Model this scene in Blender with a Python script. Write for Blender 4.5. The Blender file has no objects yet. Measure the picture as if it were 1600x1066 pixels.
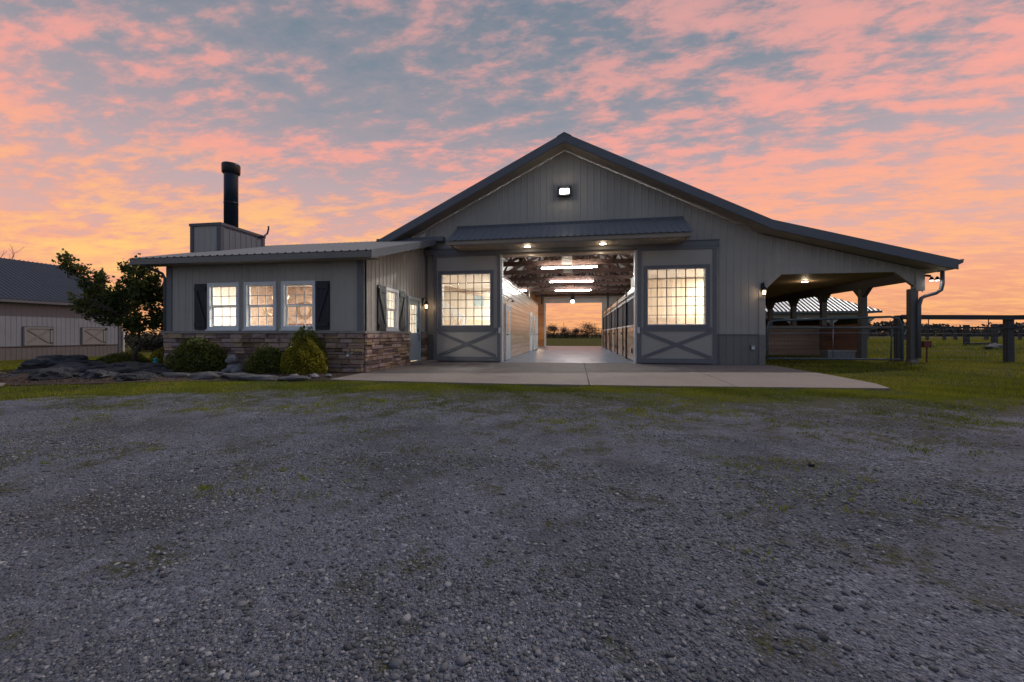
import bpy, bmesh, math, random
import numpy as np
from mathutils import Vector, Matrix
random.seed(7); rng = np.random.default_rng(11)
sc = bpy.context.scene
C = sc.collection
R = math.radians

# ------------------------------------------------------------------ camera
YAW = math.atan(101/622)
cam = bpy.data.cameras.new('camera'); camo = bpy.data.objects.new('camera', cam); C.objects.link(camo)
camo.location = (0, 0, 1.0); camo.rotation_euler = (R(90), 0, YAW)
cam.sensor_width = 36; cam.lens = 13.995; cam.shift_y = -10/1600; cam.clip_start = .05; cam.clip_end = 6000
sc.camera = camo

# ------------------------------------------------------------------ sun
SUN_E, SUN_A = R(51), R(50)            # elevation, angle from +Y towards +X
sun = bpy.data.lights.new('sun', 'SUN'); suno = bpy.data.objects.new('sun', sun); C.objects.link(suno)
sun.energy = 1.3; sun.angle = R(.6); sun.color = (1, .93, .84)
sd = Vector((math.cos(SUN_E)*math.sin(SUN_A), math.cos(SUN_E)*math.cos(SUN_A), math.sin(SUN_E)))
suno.rotation_euler = (-sd).to_track_quat('-Z', 'Y').to_euler(); suno.location = (30, 30, 40)

# ------------------------------------------------------------------ sky
world = bpy.data.worlds.new('World'); sc.world = world; world.use_nodes = True
wt = world.node_tree; wt.nodes.clear()
def wn(t, **k):
    n = wt.nodes.new(t)
    for a, b in k.items(): setattr(n, a, b)
    return n
def wl(a, b): wt.links.new(a, b)
def wmath(op, a, b=None, clamp=False):
    n = wn('ShaderNodeMath', operation=op, use_clamp=clamp)
    for i, v in enumerate((a, b)):
        if v is None: continue
        if isinstance(v, (int, float)): n.inputs[i].default_value = v
        else: wl(v, n.inputs[i])
    return n.outputs[0]
def wramp(fac, stops, interp='LINEAR'):
    n = wn('ShaderNodeValToRGB'); n.color_ramp.interpolation = interp
    e = n.color_ramp.elements
    while len(e) < len(stops): e.new(.5)
    for i, (p, c) in enumerate(stops):
        e[i].position = p; e[i].color = (c, c, c, 1) if isinstance(c, (int, float)) else (*c, 1)
    wl(fac, n.inputs[0]); return n.outputs[0]
def wmix(f, a, b):
    n = wn('ShaderNodeMix', data_type='RGBA')
    if isinstance(f, (int, float)): n.inputs[0].default_value = f
    else: wl(f, n.inputs[0])
    for i, v in ((6, a), (7, b)):
        if isinstance(v, tuple): n.inputs[i].default_value = (*v, 1)
        else: wl(v, n.inputs[i])
    return n.outputs[2]
tc = wn('ShaderNodeTexCoord'); sp = wn('ShaderNodeSeparateXYZ'); wl(tc.outputs['Generated'], sp.inputs[0])
dx, dy, dz = sp.outputs
el = wmath('MAXIMUM', dz, 0.0)
zz = wmath('ADD', el, .13)
cb = wn('ShaderNodeCombineXYZ'); wl(wmath('DIVIDE', dx, zz), cb.inputs[0]); wl(wmath('DIVIDE', dy, zz), cb.inputs[1])
def wnoise(vec, scale, detail, rough, sx=1, sy=1, off=(0, 0, 0), rot=0, dist=0):
    m = wn('ShaderNodeMapping'); wl(vec, m.inputs[0]); m.inputs['Scale'].default_value = (sx, sy, 1)
    m.inputs['Location'].default_value = off; m.inputs['Rotation'].default_value = (0, 0, rot)
    n = wn('ShaderNodeTexNoise'); wl(m.outputs[0], n.inputs['Vector'])
    n.inputs['Scale'].default_value = scale; n.inputs['Detail'].default_value = detail; n.inputs['Roughness'].default_value = rough
    n.inputs['Distortion'].default_value = dist
    return n.outputs[0]
P = cb.outputs[0]
big = wnoise(P, .55, 3, .5, .8, 1.0, (3.1, 1.7, 0), .35)
med = wnoise(P, 2.4, 10, .60, .66, 1.3, (7.3, 2.2, 0), .22, .2)
fin = wnoise(P, 8.5, 9, .64, .68, 1.3, (1.3, 9.2, 0), .25, .12)
fin2 = wnoise(P, 20.0, 6, .6, .60, 1.4, (4.3, 5.2, 0), .2, .1)
cl0 = wmath('ADD', wmath('ADD', wmath('ADD', wmath('MULTIPLY', big, .36), wmath('MULTIPLY', med, .62)), wmath('MULTIPLY', fin, .60)), wmath('MULTIPLY', fin2, .16))
# bright puffs, soft veil
puff = wramp(wmath('SUBTRACT', wmath('SUBTRACT', cl0, .325), wmath('MULTIPLY', el, .115)), [(.43, 0), (.485, .28), (.545, .78), (.63, 1)])
veil = wramp(wmath('ADD', wmath('MULTIPLY', med, .5), wmath('MULTIPLY', fin, .5)), [(.40, 0), (.60, 1)])
base = wramp(el, [(0, (.44, .25, .20)), (.03, (.74, .32, .17)), (.09, (.88, .37, .21)), (.20, (.72, .42, .37)), (.32, (.50, .39, .41)), (.46, (.27, .29, .34)), (.62, (.15, .21, .27)), (1, (.10, .17, .26))])
vcol = wramp(el, [(0, (.88, .38, .18)), (.15, (.92, .41, .28)), (.34, (.56, .36, .37)), (.55, (.38, .32, .35)), (1, (.2, .22, .28))])
pcol = wramp(el, [(0, (1.0, .42, .15)), (.12, (1.0, .45, .22)), (.24, (1.0, .41, .26)), (.42, (.96, .38, .31)), (.62, (.70, .35, .33)), (1, (.45, .3, .33))])
# warm glow where the sun went down, left of the barn
gd = wn('ShaderNodeVectorMath', operation='DOT_PRODUCT'); wl(tc.outputs['Generated'], gd.inputs[0])
gv = Vector((-.66, .72, .20)).normalized(); gd.inputs[1].default_value = gv
glow = wramp(gd.outputs['Value'], [(.86, 0), (.985, 1)])
yel = wmath('MULTIPLY', wmath('ADD', wmath('MULTIPLY', glow, .8), .22), wramp(wmath('ADD', wmath('MULTIPLY', med, .6), wmath('MULTIPLY', fin, .4)), [(.47, 0), (.60, 1)]))
yel = wmath('MULTIPLY', yel, wramp(el, [(.16, 1), (.36, 0)]))
c1 = wmix(wmath('MULTIPLY', veil, .8), base, vcol)
c2 = wmix(wmath('MULTIPLY', puff, .92), c1, pcol)
c3 = wmix(yel, c2, (1.0, .60, .20))
# the sky turns blue-grey behind the camera, away from the sunset
back = wramp(wmath('ADD', wmath('MULTIPLY', dy, .5), .5), [(.25, 1), (.66, 0)])
bcol = wmix(wmath('MULTIPLY', puff, .35), wramp(el, [(0, (.27, .29, .37)), (.3, (.23, .29, .40)), (1, (.11, .18, .29))]), (.42, .37, .42))
c4 = wmix(back, c3, bcol)
sky = wn('ShaderNodeTexSky'); sky.sky_type = 'NISHITA'; sky.sun_disc = False
sky.sun_elevation = SUN_E; sky.sun_rotation = SUN_A
sb = wn('ShaderNodeBackground'); wl(sky.outputs[0], sb.inputs[0]); sb.inputs[1].default_value = .003
cbk = wn('ShaderNodeBackground'); wl(c4, cbk.inputs[0]); cbk.inputs[1].default_value = 1.0
ad = wn('ShaderNodeAddShader'); wl(sb.outputs[0], ad.inputs[0]); wl(cbk.outputs[0], ad.inputs[1])
wo = wn('ShaderNodeOutputWorld'); wl(ad.outputs[0], wo.inputs[0])

sc.view_settings.view_transform = 'Standard'; sc.view_settings.look = 'None'
sc.view_settings.exposure = 0; sc.view_settings.gamma = 1; sc.view_settings.use_curve_mapping = False
sc.cycles.use_denoising = True
sc.cycles.max_bounces = 7; sc.cycles.diffuse_bounces = 4; sc.cycles.glossy_bounces = 3; sc.cycles.transparent_max_bounces = 12
sc.cycles.transmission_bounces = 4; sc.cycles.sample_clamp_indirect = 6
sc.cycles.caustics_reflective = False; sc.cycles.caustics_refractive = False

# ------------------------------------------------------------------ materials
MATS = {}
def mat(name, col, rough=.6, var=.12, scale=3.0, bump=0.0, bscale=40.0, metal=0.0, objvar=0.0, stretch=(1, 1, 1), col2=None, spec=.4, ramp=None, attr=None, dirt=None):
    """principled + noise colour variation + bump; objvar varies the tone from object to object"""
    m = bpy.data.materials.new(name); m.use_nodes = True; t = m.node_tree; n = t.nodes; L = t.links.new
    b = n['Principled BSDF']; b.inputs['Roughness'].default_value = rough; b.inputs['Metallic'].default_value = metal
    b.inputs['Specular IOR Level'].default_value = spec
    tcn = n.new('ShaderNodeTexCoord'); mp = n.new('ShaderNodeMapping'); L(tcn.outputs['Object'], mp.inputs[0]); mp.inputs['Scale'].default_value = stretch
    oi = n.new('ShaderNodeObjectInfo')
    va = n.new('ShaderNodeVectorMath'); va.operation = 'MULTIPLY_ADD'
    cr = n.new('ShaderNodeCombineXYZ')
    for i in range(3): L(oi.outputs['Random'], cr.inputs[i])
    L(cr.outputs[0], va.inputs[0]); va.inputs[1].default_value = (37, 53, 71); L(mp.outputs[0], va.inputs[2])
    nz = n.new('ShaderNodeTexNoise'); L(va.outputs[0], nz.inputs['Vector']); nz.inputs['Scale'].default_value = scale; nz.inputs['Detail'].default_value = 6; nz.inputs['Roughness'].default_value = .6
    rp = n.new('ShaderNodeValToRGB'); e = rp.color_ramp.elements
    if ramp:
        while len(e) < len(ramp): e.new(.5)
        for i, (p, c) in enumerate(ramp): e[i].position = p; e[i].color = (*c, 1)
    else:
        c2 = col2 or tuple(min(1, x*(1+var)) for x in col)
        c1 = tuple(x*(1-var) for x in col)
        e[0].position = .3; e[0].color = (*c1, 1); e[1].position = .7; e[1].color = (*c2, 1)
    if attr:
        at = n.new('ShaderNodeAttribute'); at.attribute_name = attr
        mm = n.new('ShaderNodeMath'); mm.operation = 'MULTIPLY_ADD'; L(nz.outputs[0], mm.inputs[0]); mm.inputs[1].default_value = .25
        sb_ = n.new('ShaderNodeMath'); sb_.operation = 'SUBTRACT'; L(at.outputs['Fac'], sb_.inputs[0]); sb_.inputs[1].default_value = .125
        L(sb_.outputs[0], mm.inputs[2]); L(mm.outputs[0], rp.inputs[0])
    else: L(nz.outputs[0], rp.inputs[0])
    out = rp.outputs[0]
    if objvar:
        hs = n.new('ShaderNodeHueSaturation'); L(out, hs.inputs['Color'])
        mr = n.new('ShaderNodeMapRange'); L(oi.outputs['Random'], mr.inputs[0]); mr.inputs[3].default_value = 1-objvar; mr.inputs[4].default_value = 1+objvar
        L(mr.outputs[0], hs.inputs['Value'])
        w2 = n.new('ShaderNodeMath'); w2.operation = 'MULTIPLY'; L(oi.outputs['Random'], w2.inputs[0]); w2.inputs[1].default_value = 17.3
        w3 = n.new('ShaderNodeMath'); w3.operation = 'FRACT'; L(w2.outputs[0], w3.inputs[0])
        m3 = n.new('ShaderNodeMapRange'); L(w3.outputs[0], m3.inputs[0]); m3.inputs[3].default_value = .5-objvar*.07; m3.inputs[4].default_value = .5+objvar*.05
        L(m3.outputs[0], hs.inputs['Hue'])
        m4 = n.new('ShaderNodeMapRange'); L(w3.outputs[0], m4.inputs[0]); m4.inputs[3].default_value = 1-objvar*.8; m4.inputs[4].default_value = 1+objvar*.3
        L(m4.outputs[0], hs.inputs['Saturation']); out = hs.outputs[0]
    if dirt:     # (colour, scale, threshold, strength): large stains with a shape of their own
        g = n.new('ShaderNodeNewGeometry'); d = n.new('ShaderNodeTexNoise'); L(g.outputs['Position'], d.inputs['Vector'])
        d.inputs['Scale'].default_value = dirt[1]; d.inputs['Detail'].default_value = 8; d.inputs['Roughness'].default_value = .65
        dr = n.new('ShaderNodeValToRGB'); dr.color_ramp.elements[0].position = dirt[2]; dr.color_ramp.elements[1].position = min(1, dirt[2]+.22)
        dr.color_ramp.elements[0].color = (0, 0, 0, 1); dr.color_ramp.elements[1].color = (dirt[3],)*3+(1,)
        L(d.outputs[0], dr.inputs[0])
        mx = n.new('ShaderNodeMix'); mx.data_type = 'RGBA'; L(dr.outputs[0], mx.inputs[0]); L(out, mx.inputs[6]); mx.inputs[7].default_value = (*dirt[0], 1); out = mx.outputs[2]
    L(out, b.inputs['Base Color'])
    if bump:
        bn = n.new('ShaderNodeTexNoise'); L(va.outputs[0], bn.inputs['Vector']); bn.inputs['Scale'].default_value = bscale; bn.inputs['Detail'].default_value = 5
        bp = n.new('ShaderNodeBump'); bp.inputs['Strength'].default_value = bump; bp.inputs['Distance'].default_value = .02
        L(bn.outputs[0], bp.inputs['Height']); L(bp.outputs[0], b.inputs['Normal'])
    MATS[name] = m; return m
def emis(name, col, s):
    m = bpy.data.materials.new(name); m.use_nodes = True; t = m.node_tree; t.nodes.clear()
    e = t.nodes.new('ShaderNodeEmission'); e.inputs[0].default_value = (*col, 1); e.inputs[1].default_value = s
    o = t.nodes.new('ShaderNodeOutputMaterial'); t.links.new(e.outputs[0], o.inputs[0]); MATS[name] = m; return m
def glass(name, tint=(.93, .96, .97), rough=.02):
    m = bpy.data.materials.new(name); m.use_nodes = True; t = m.node_tree; t.nodes.clear(); L = t.links.new
    tr = t.nodes.new('ShaderNodeBsdfTransparent'); tr.inputs[0].default_value = (*tint, 1)
    gl = t.nodes.new('ShaderNodeBsdfGlossy'); gl.inputs['Roughness'].default_value = rough
    lw = t.nodes.new('ShaderNodeLayerWeight'); pw_ = t.nodes.new('ShaderNodeMath'); pw_.operation = 'POWER'; L(lw.outputs['Facing'], pw_.inputs[0]); pw_.inputs[1].default_value = 5
    fr = t.nodes.new('ShaderNodeMath'); fr.operation = 'MULTIPLY_ADD'; L(pw_.outputs[0], fr.inputs[0]); fr.inputs[1].default_value = .9; fr.inputs[2].default_value = .04
    mx = t.nodes.new('ShaderNodeMixShader'); L(fr.outputs[0], mx.inputs[0]); L(tr.outputs[0], mx.inputs[1]); L(gl.outputs[0], mx.inputs[2])
    o = t.nodes.new('ShaderNodeOutputMaterial'); L(mx.outputs[0], o.inputs[0]); MATS[name] = m; return m
def leafmat(name, ramp, trans=.3, rough=.5):
    m = bpy.data.materials.new(name); m.use_nodes = True; t = m.node_tree; n = t.nodes; L = t.links.new
    b = n['Principled BSDF']; b.inputs['Roughness'].default_value = rough; b.inputs['Specular IOR Level'].default_value = .3
    at = n.new('ShaderNodeAttribute'); at.attribute_name = 'tone'
    rp = n.new('ShaderNodeValToRGB'); e = rp.color_ramp.elements
    while len(e) < len(ramp): e.new(.5)
    for i, (p, c) in enumerate(ramp): e[i].position = p; e[i].color = (*c, 1)
    L(at.outputs['Fac'], rp.inputs[0]); L(rp.outputs[0], b.inputs['Base Color'])
    tl = n.new('ShaderNodeBsdfTranslucent'); L(rp.outputs[0], tl.inputs[0])
    mx = n.new('ShaderNodeMixShader'); mx.inputs[0].default_value = trans; L(b.outputs[0], mx.inputs[1]); L(tl.outputs[0], mx.inputs[2])
    L(mx.outputs[0], n['Material Output'].inputs[0]); MATS[name] = m; return m

mat('siding', (.41, .382, .345), .5, .06, 1.5, .10, 5, objvar=.045, dirt=((.26, .24, .21), .7, .55, .35))
mat('wainscot', (.205, .19, .18), .5, .06, 1.5, .05, 6, dirt=((.12, .11, .10), .9, .52, .5))
mat('trim', (.17, .17, .185), .5, .08, 3, .04, 30)
mat('dark_trim', (.10, .11, .13), .45, .1, 3, .04, 30)
mat('roof_metal', (.175, .19, .215), .5, .06, .8, .03, 4, metal=.0, spec=.25, dirt=((.2, .2, .2), .8, .55, .5))
mat('fascia', (.125, .135, .16), .4, .08, 2, .03, 20)
mat('soffit', (.30, .255, .21), .6, .1, 2, .05, 30)
mat('leanto_ceiling', (.34, .235, .15), .6, .25, 2.5, .08, 25, stretch=(1, .1, 1))
mat('beam_paint', (.07, .066, .066), .6, .1, 3, .05, 30)
mat('door_panel', (.41, .382, .345), .5, .05, 1.2, .04, 10, dirt=((.25, .23, .2), .8, .55, .35))
mat('white_paint', (.74, .77, .80), .4, .05, 4, .03, 30)
mat('pale_door', (.42, .52, .56), .4, .04, 3, .03, 30)
mat('navy_shutter', (.018, .021, .032), .5, .2, 5, .08, 40)
mat('black_metal', (.012, .014, .018), .4, .2, 8, .04, 60)
mat('flue_metal', (.016, .032, .055), .32, .15, 4, .02, 30, metal=.4)
mat('steel', (.32, .34, .36), .35, .1, 6, .02, 40, metal=.7)
mat('gate_paint', (.09, .125, .135), .4, .2, 8, .03, 60)
mat('stone', (.36, .245, .18), .85, .35, 5, .6, 28, objvar=.55, spec=.2)
mat('cap_stone', (.30, .275, .25), .85, .15, 6, .25, 40, objvar=.12)
mat('mortar', (.07, .062, .055), .95, .2, 8, .3, 60)
mat('concrete', (.275, .228, .203), .75, .16, 26, .25, 160, dirt=((.19, .163, .15), .9, .48, .65))
mat('aisle_concrete', (.18, .265, .39), .36, .08, .9, .05, 60, dirt=((.11, .15, .205), .6, .44, .75), spec=.5)
mat('plank_varnish', (.56, .43, .33), .25, .22, 3.0, .08, 20, objvar=.12, stretch=(1, .12, 1.6), spec=.6)
mat('plank_orange', (.52, .235, .085), .35, .25, 3.0, .08, 20, objvar=.15, stretch=(1, .12, 1.6))
mat('plank_grey', (.34, .25, .20), .8, .25, 3.0, .25, 26, objvar=.22, stretch=(.12, .12, 1.6))
mat('plank_red', (.28, .14, .095), .8, .25, 3.0, .25, 26, objvar=.22, stretch=(.12, .12, 1.6))
mat('truss_wood', (.125, .066, .045), .75, .25, 4, .1, 30, objvar=.2)
mat('insulation', (.78, .75, .72), .5, .06, 2, .15, 8)
mat('cream_wall', (.78, .72, .64), .6, .06, 1.5, .04, 30)
mat('cream_plank', (.74, .60, .46), .5, .14, 2.5, .08, 20, objvar=.08, stretch=(1.5, 1.5, .15))
mat('room_stone', (.46, .33, .25), .85, .5, 7, .8, 12, stretch=(1, 1, 2.6))
mat('leather', (.14, .05, .025), .4, .25, 4, .1, 30)
mat('antler', (.28, .17, .09), .5, .3, 8, .1, 30)
mat('post_wood', (.062, .062, .070), .85, .22, 4, .3, 30, objvar=.15, stretch=(1, 1, .15))
mat('rail_wood', (.045, .046, .055), .85, .25, 4, .3, 30, objvar=.15, stretch=(.15, 1, 1))
mat('post_paint', (.135, .132, .13), .55, .08, 3, .05, 20)
mat('boulder', (.052, .053, .062), .9, .5, 3.2, 1.0, 16, objvar=.3, dirt=((.016, .016, .02), 2.6, .46, .85))
mat('slab_rock', (.115, .112, .118), .9, .3, 4, .6, 18, objvar=.22)
mat('pale_rock', (.21, .21, .225), .9, .25, 7, .7, 20, objvar=.15)
mat('mulch', (.055, .036, .027), .95, .5, 9, .9, 45)
mat('chips', (.10, .055, .035), .9, .3, 20, 0, attr='tone', ramp=[(0, (.03, .02, .016)), (.6, (.10, .055, .034)), (1, (.25, .16, .10))])
mat('bark', (.06, .05, .042), .9, .35, 10, .6, 40, stretch=(1, 1, .3))
mat('nb_wall', (.235, .26, .305), .5, .05, 1.5, .05, 6, dirt=((.3, .29, .28), .7, .55, .35))
mat('nb_wainscot', (.145, .14, .145), .5, .06, 1.5, .05, 6)
mat('nb_roof', (.036, .047, .068), .5, .07, 1, .03, 5, spec=.25)
mat('nb_shutter', (.235, .24, .245), .55, .07, 3, .05, 30)
mat('shed_roof', (.66, .67, .68), .4, .06, 1, .03, 5, metal=.1)
mat('red_box', (.16, .045, .035), .6, .2, 8, .1, 40)
mat('teal', (.015, .33, .36), .4, .1, 8)
mat('trough', (.24, .25, .27), .5, .12, 6, .1, 30, metal=.4)
mat('stall_grey', (.22, .25, .29), .4, .1, 3, .05, 30, metal=.3)
mat('water', (.03, .04, .05), .05, .1, 3)
glass('pane_glass'); glass('frost_glass', (.95, .94, .92), .15)
emis('tube_light', (1, .98, .94), 95); emis('bulb_warm', (1, .72, .42), 5); emis('bulb_white', (1, .92, .80), 12); emis('downlight', (1, .85, .64), 16)
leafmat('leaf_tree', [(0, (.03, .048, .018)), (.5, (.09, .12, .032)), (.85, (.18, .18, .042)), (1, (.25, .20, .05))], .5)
leafmat('leaf_box', [(0, (.035, .05, .010)), (.6, (.11, .13, .020)), (1, (.27, .27, .035))], .25)
leafmat('leaf_gold', [(0, (.08, .085, .010)), (.5, (.25, .23, .018)), (1, (.46, .40, .03))], .3)
leafmat('leaf_far', [(0, (.022, .024, .022)), (1, (.046, .048, .036))], .15)
leafmat('grass', [(0, (.08, .09, .012)), (.5, (.20, .24, .022)), (.85, (.31, .31, .032)), (1, (.38, .30, .08))], .4)

# gravel, soil and field: position-based procedural grounds
def gravel_material():
    m = bpy.data.materials.new('gravel'); m.use_nodes = True; t = m.node_tree; n = t.nodes; L = t.links.new
    b = n['Principled BSDF']; b.inputs['Roughness'].default_value = .9; b.inputs['Specular IOR Level'].default_value = .25
    g = n.new('ShaderNodeNewGeometry')
    def vor(s, feat='F1'):
        v = n.new('ShaderNodeTexVoronoi'); v.feature = feat; v.inputs['Scale'].default_value = s; L(g.outputs['Position'], v.inputs['Vector']); return v
    def noi(s, d=6, r=.6):
        v = n.new('ShaderNodeTexNoise'); v.inputs['Scale'].default_value = s; v.inputs['Detail'].default_value = d; v.inputs['Roughness'].default_value = r; L(g.outputs['Position'], v.inputs['Vector']); return v.outputs[0]
    def ramp(f, st):
        r = n.new('ShaderNodeValToRGB'); e = r.color_ramp.elements
        while len(e) < len(st): e.new(.5)
        for i, (p, c) in enumerate(st): e[i].position = p; e[i].color = (c, c, c, 1) if isinstance(c, (int, float)) else (*c, 1)
        L(f, r.inputs[0]); return r.outputs[0]
    def mix(f, a, b_, bt='MIX'):
        x = n.new('ShaderNodeMix'); x.data_type = 'RGBA'; x.blend_type = bt
        for i, v in ((0, f), (6, a), (7, b_)):
            if isinstance(v, (int, float)): x.inputs[i].default_value = v
            elif isinstance(v, tuple): x.inputs[i].default_value = (*v, 1)
            else: L(v, x.inputs[i])
        return x.outputs[2]
    def mth(op, a, b_):
        x = n.new('ShaderNodeMath'); x.operation = op
        for i, v in enumerate((a, b_)):
            if isinstance(v, (int, float)): x.inputs[i].default_value = v
            else: L(v, x.inputs[i])
        return x.outputs[0]
    v1 = vor(60); v2 = vor(150)
    sp_ = n.new('ShaderNodeSeparateXYZ'); L(g.outputs['Position'], sp_.inputs[0])
    sep = n.new('ShaderNodeSeparateColor'); L(v1.outputs['Color'], sep.inputs[0])
    sep2 = n.new('ShaderNodeSeparateColor'); L(v2.outputs['Color'], sep2.inputs[0])
    peb = ramp(sep.outputs[0], [(0, (0.0616, 0.0693, 0.0948)), (.35, (0.1286, 0.1410, 0.1822)), (.7, (0.1845, 0.2008, 0.2520)), (.92, (0.2794, 0.3045, 0.3761)), (1, (0.3912, 0.4240, 0.5152))])
    fine = ramp(sep2.outputs[0], [(0, (0.0782, 0.0860, 0.1141)), (.6, (0.1565, 0.1684, 0.2117)), (1, (0.2682, 0.2868, 0.3550))])
    cover = ramp(noi(1.3, 7, .7), [(.40, 0), (.62, 1)])
    col = mix(cover, fine, peb)
    dust = ramp(mth('ADD', noi(.45, 5, .6), ramp(mth('MULTIPLY', sp_.outputs[1], .1), [(.35, 0), (.65, .16)])), [(.38, 0), (.72, .7)])
    col = mix(dust, col, (0.1706, 0.1784, 0.2178))
    dark = ramp(noi(.9, 8, .7), [(.46, 0), (.66, .75)])
    col = mix(dark, col, (0.0385, 0.0411, 0.0534))
    # weeds and moss, thicker towards the lawn strip
    near = ramp(mth('MULTIPLY', sp_.outputs[1], .1), [(.1, .055), (.40, .075), (.56, .12), (.74, .27)])
    nz = mth('ADD', mth('MULTIPLY', noi(2.2, 8, .72), .75), mth('MULTIPLY', noi(17, 4, .6), .25))
    weed = ramp(mth('ADD', nz, near), [(.585, 0), (.67, .85)])
    col = mix(weed, col, ramp(noi(30, 3), [(.3, (.035, .040, .012)), (.7, (.085, .085, .026))]))
    L(col, b.inputs['Base Color'])
    hgt = mth('ADD', mth('MULTIPLY', v1.outputs['Distance'], -1.0), mth('MULTIPLY', v2.outputs['Distance'], -.5))
    bp = n.new('ShaderNodeBump'); bp.inputs['Strength'].default_value = .8; bp.inputs['Distance'].default_value = .02
    L(hgt, bp.inputs['Height']); L(bp.outputs[0], b.inputs['Normal'])
    MATS['gravel'] = m
gravel_material()
def field_material():
    m = bpy.data.materials.new('field'); m.use_nodes = True; t = m.node_tree; n = t.nodes; L = t.links.new
    b = n['Principled BSDF']; b.inputs['Roughness'].default_value = .95; b.inputs['Specular IOR Level'].default_value = .1
    g = n.new('ShaderNodeNewGeometry')
    def noi(s, d=6, r=.6):
        v = n.new('ShaderNodeTexNoise'); v.inputs['Scale'].default_value = s; v.inputs['Detail'].default_value = d; v.inputs['Roughness'].default_value = r; L(g.outputs['Position'], v.inputs['Vector']); return v.outputs[0]
    def ramp(f, st):
        r = n.new('ShaderNodeValToRGB'); e = r.color_ramp.elements
        while len(e) < len(st): e.new(.5)
        for i, (p, c) in enumerate(st): e[i].position = p; e[i].color = (*c, 1)
        L(f, r.inputs[0]); return r.outputs[0]
    a = ramp(noi(1.1, 8, .7), [(.3, (.035, .042, .010)), (.5, (.07, .078, .014)), (.68, (.10, .10, .022)), (.8, (.12, .10, .045))])
    c = ramp(noi(25, 5, .7), [(.3, (.45, .45, .45)), (.7, (1.4, 1.4, 1.4))])
    mx = n.new('ShaderNodeMix'); mx.data_type = 'RGBA'; mx.blend_type = 'MULTIPLY'; mx.inputs[0].default_value = 1; L(a, mx.inputs[6]); L(c, mx.inputs[7]); L(mx.outputs[2], b.inputs['Base Color'])
    bp = n.new('ShaderNodeBump'); bp.inputs['Strength'].default_value = .7; bp.inputs['Distance'].default_value = .05; L(noi(30, 4), bp.inputs['Height']); L(bp.outputs[0], b.inputs['Normal'])
    MATS['field'] = m
field_material()

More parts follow.
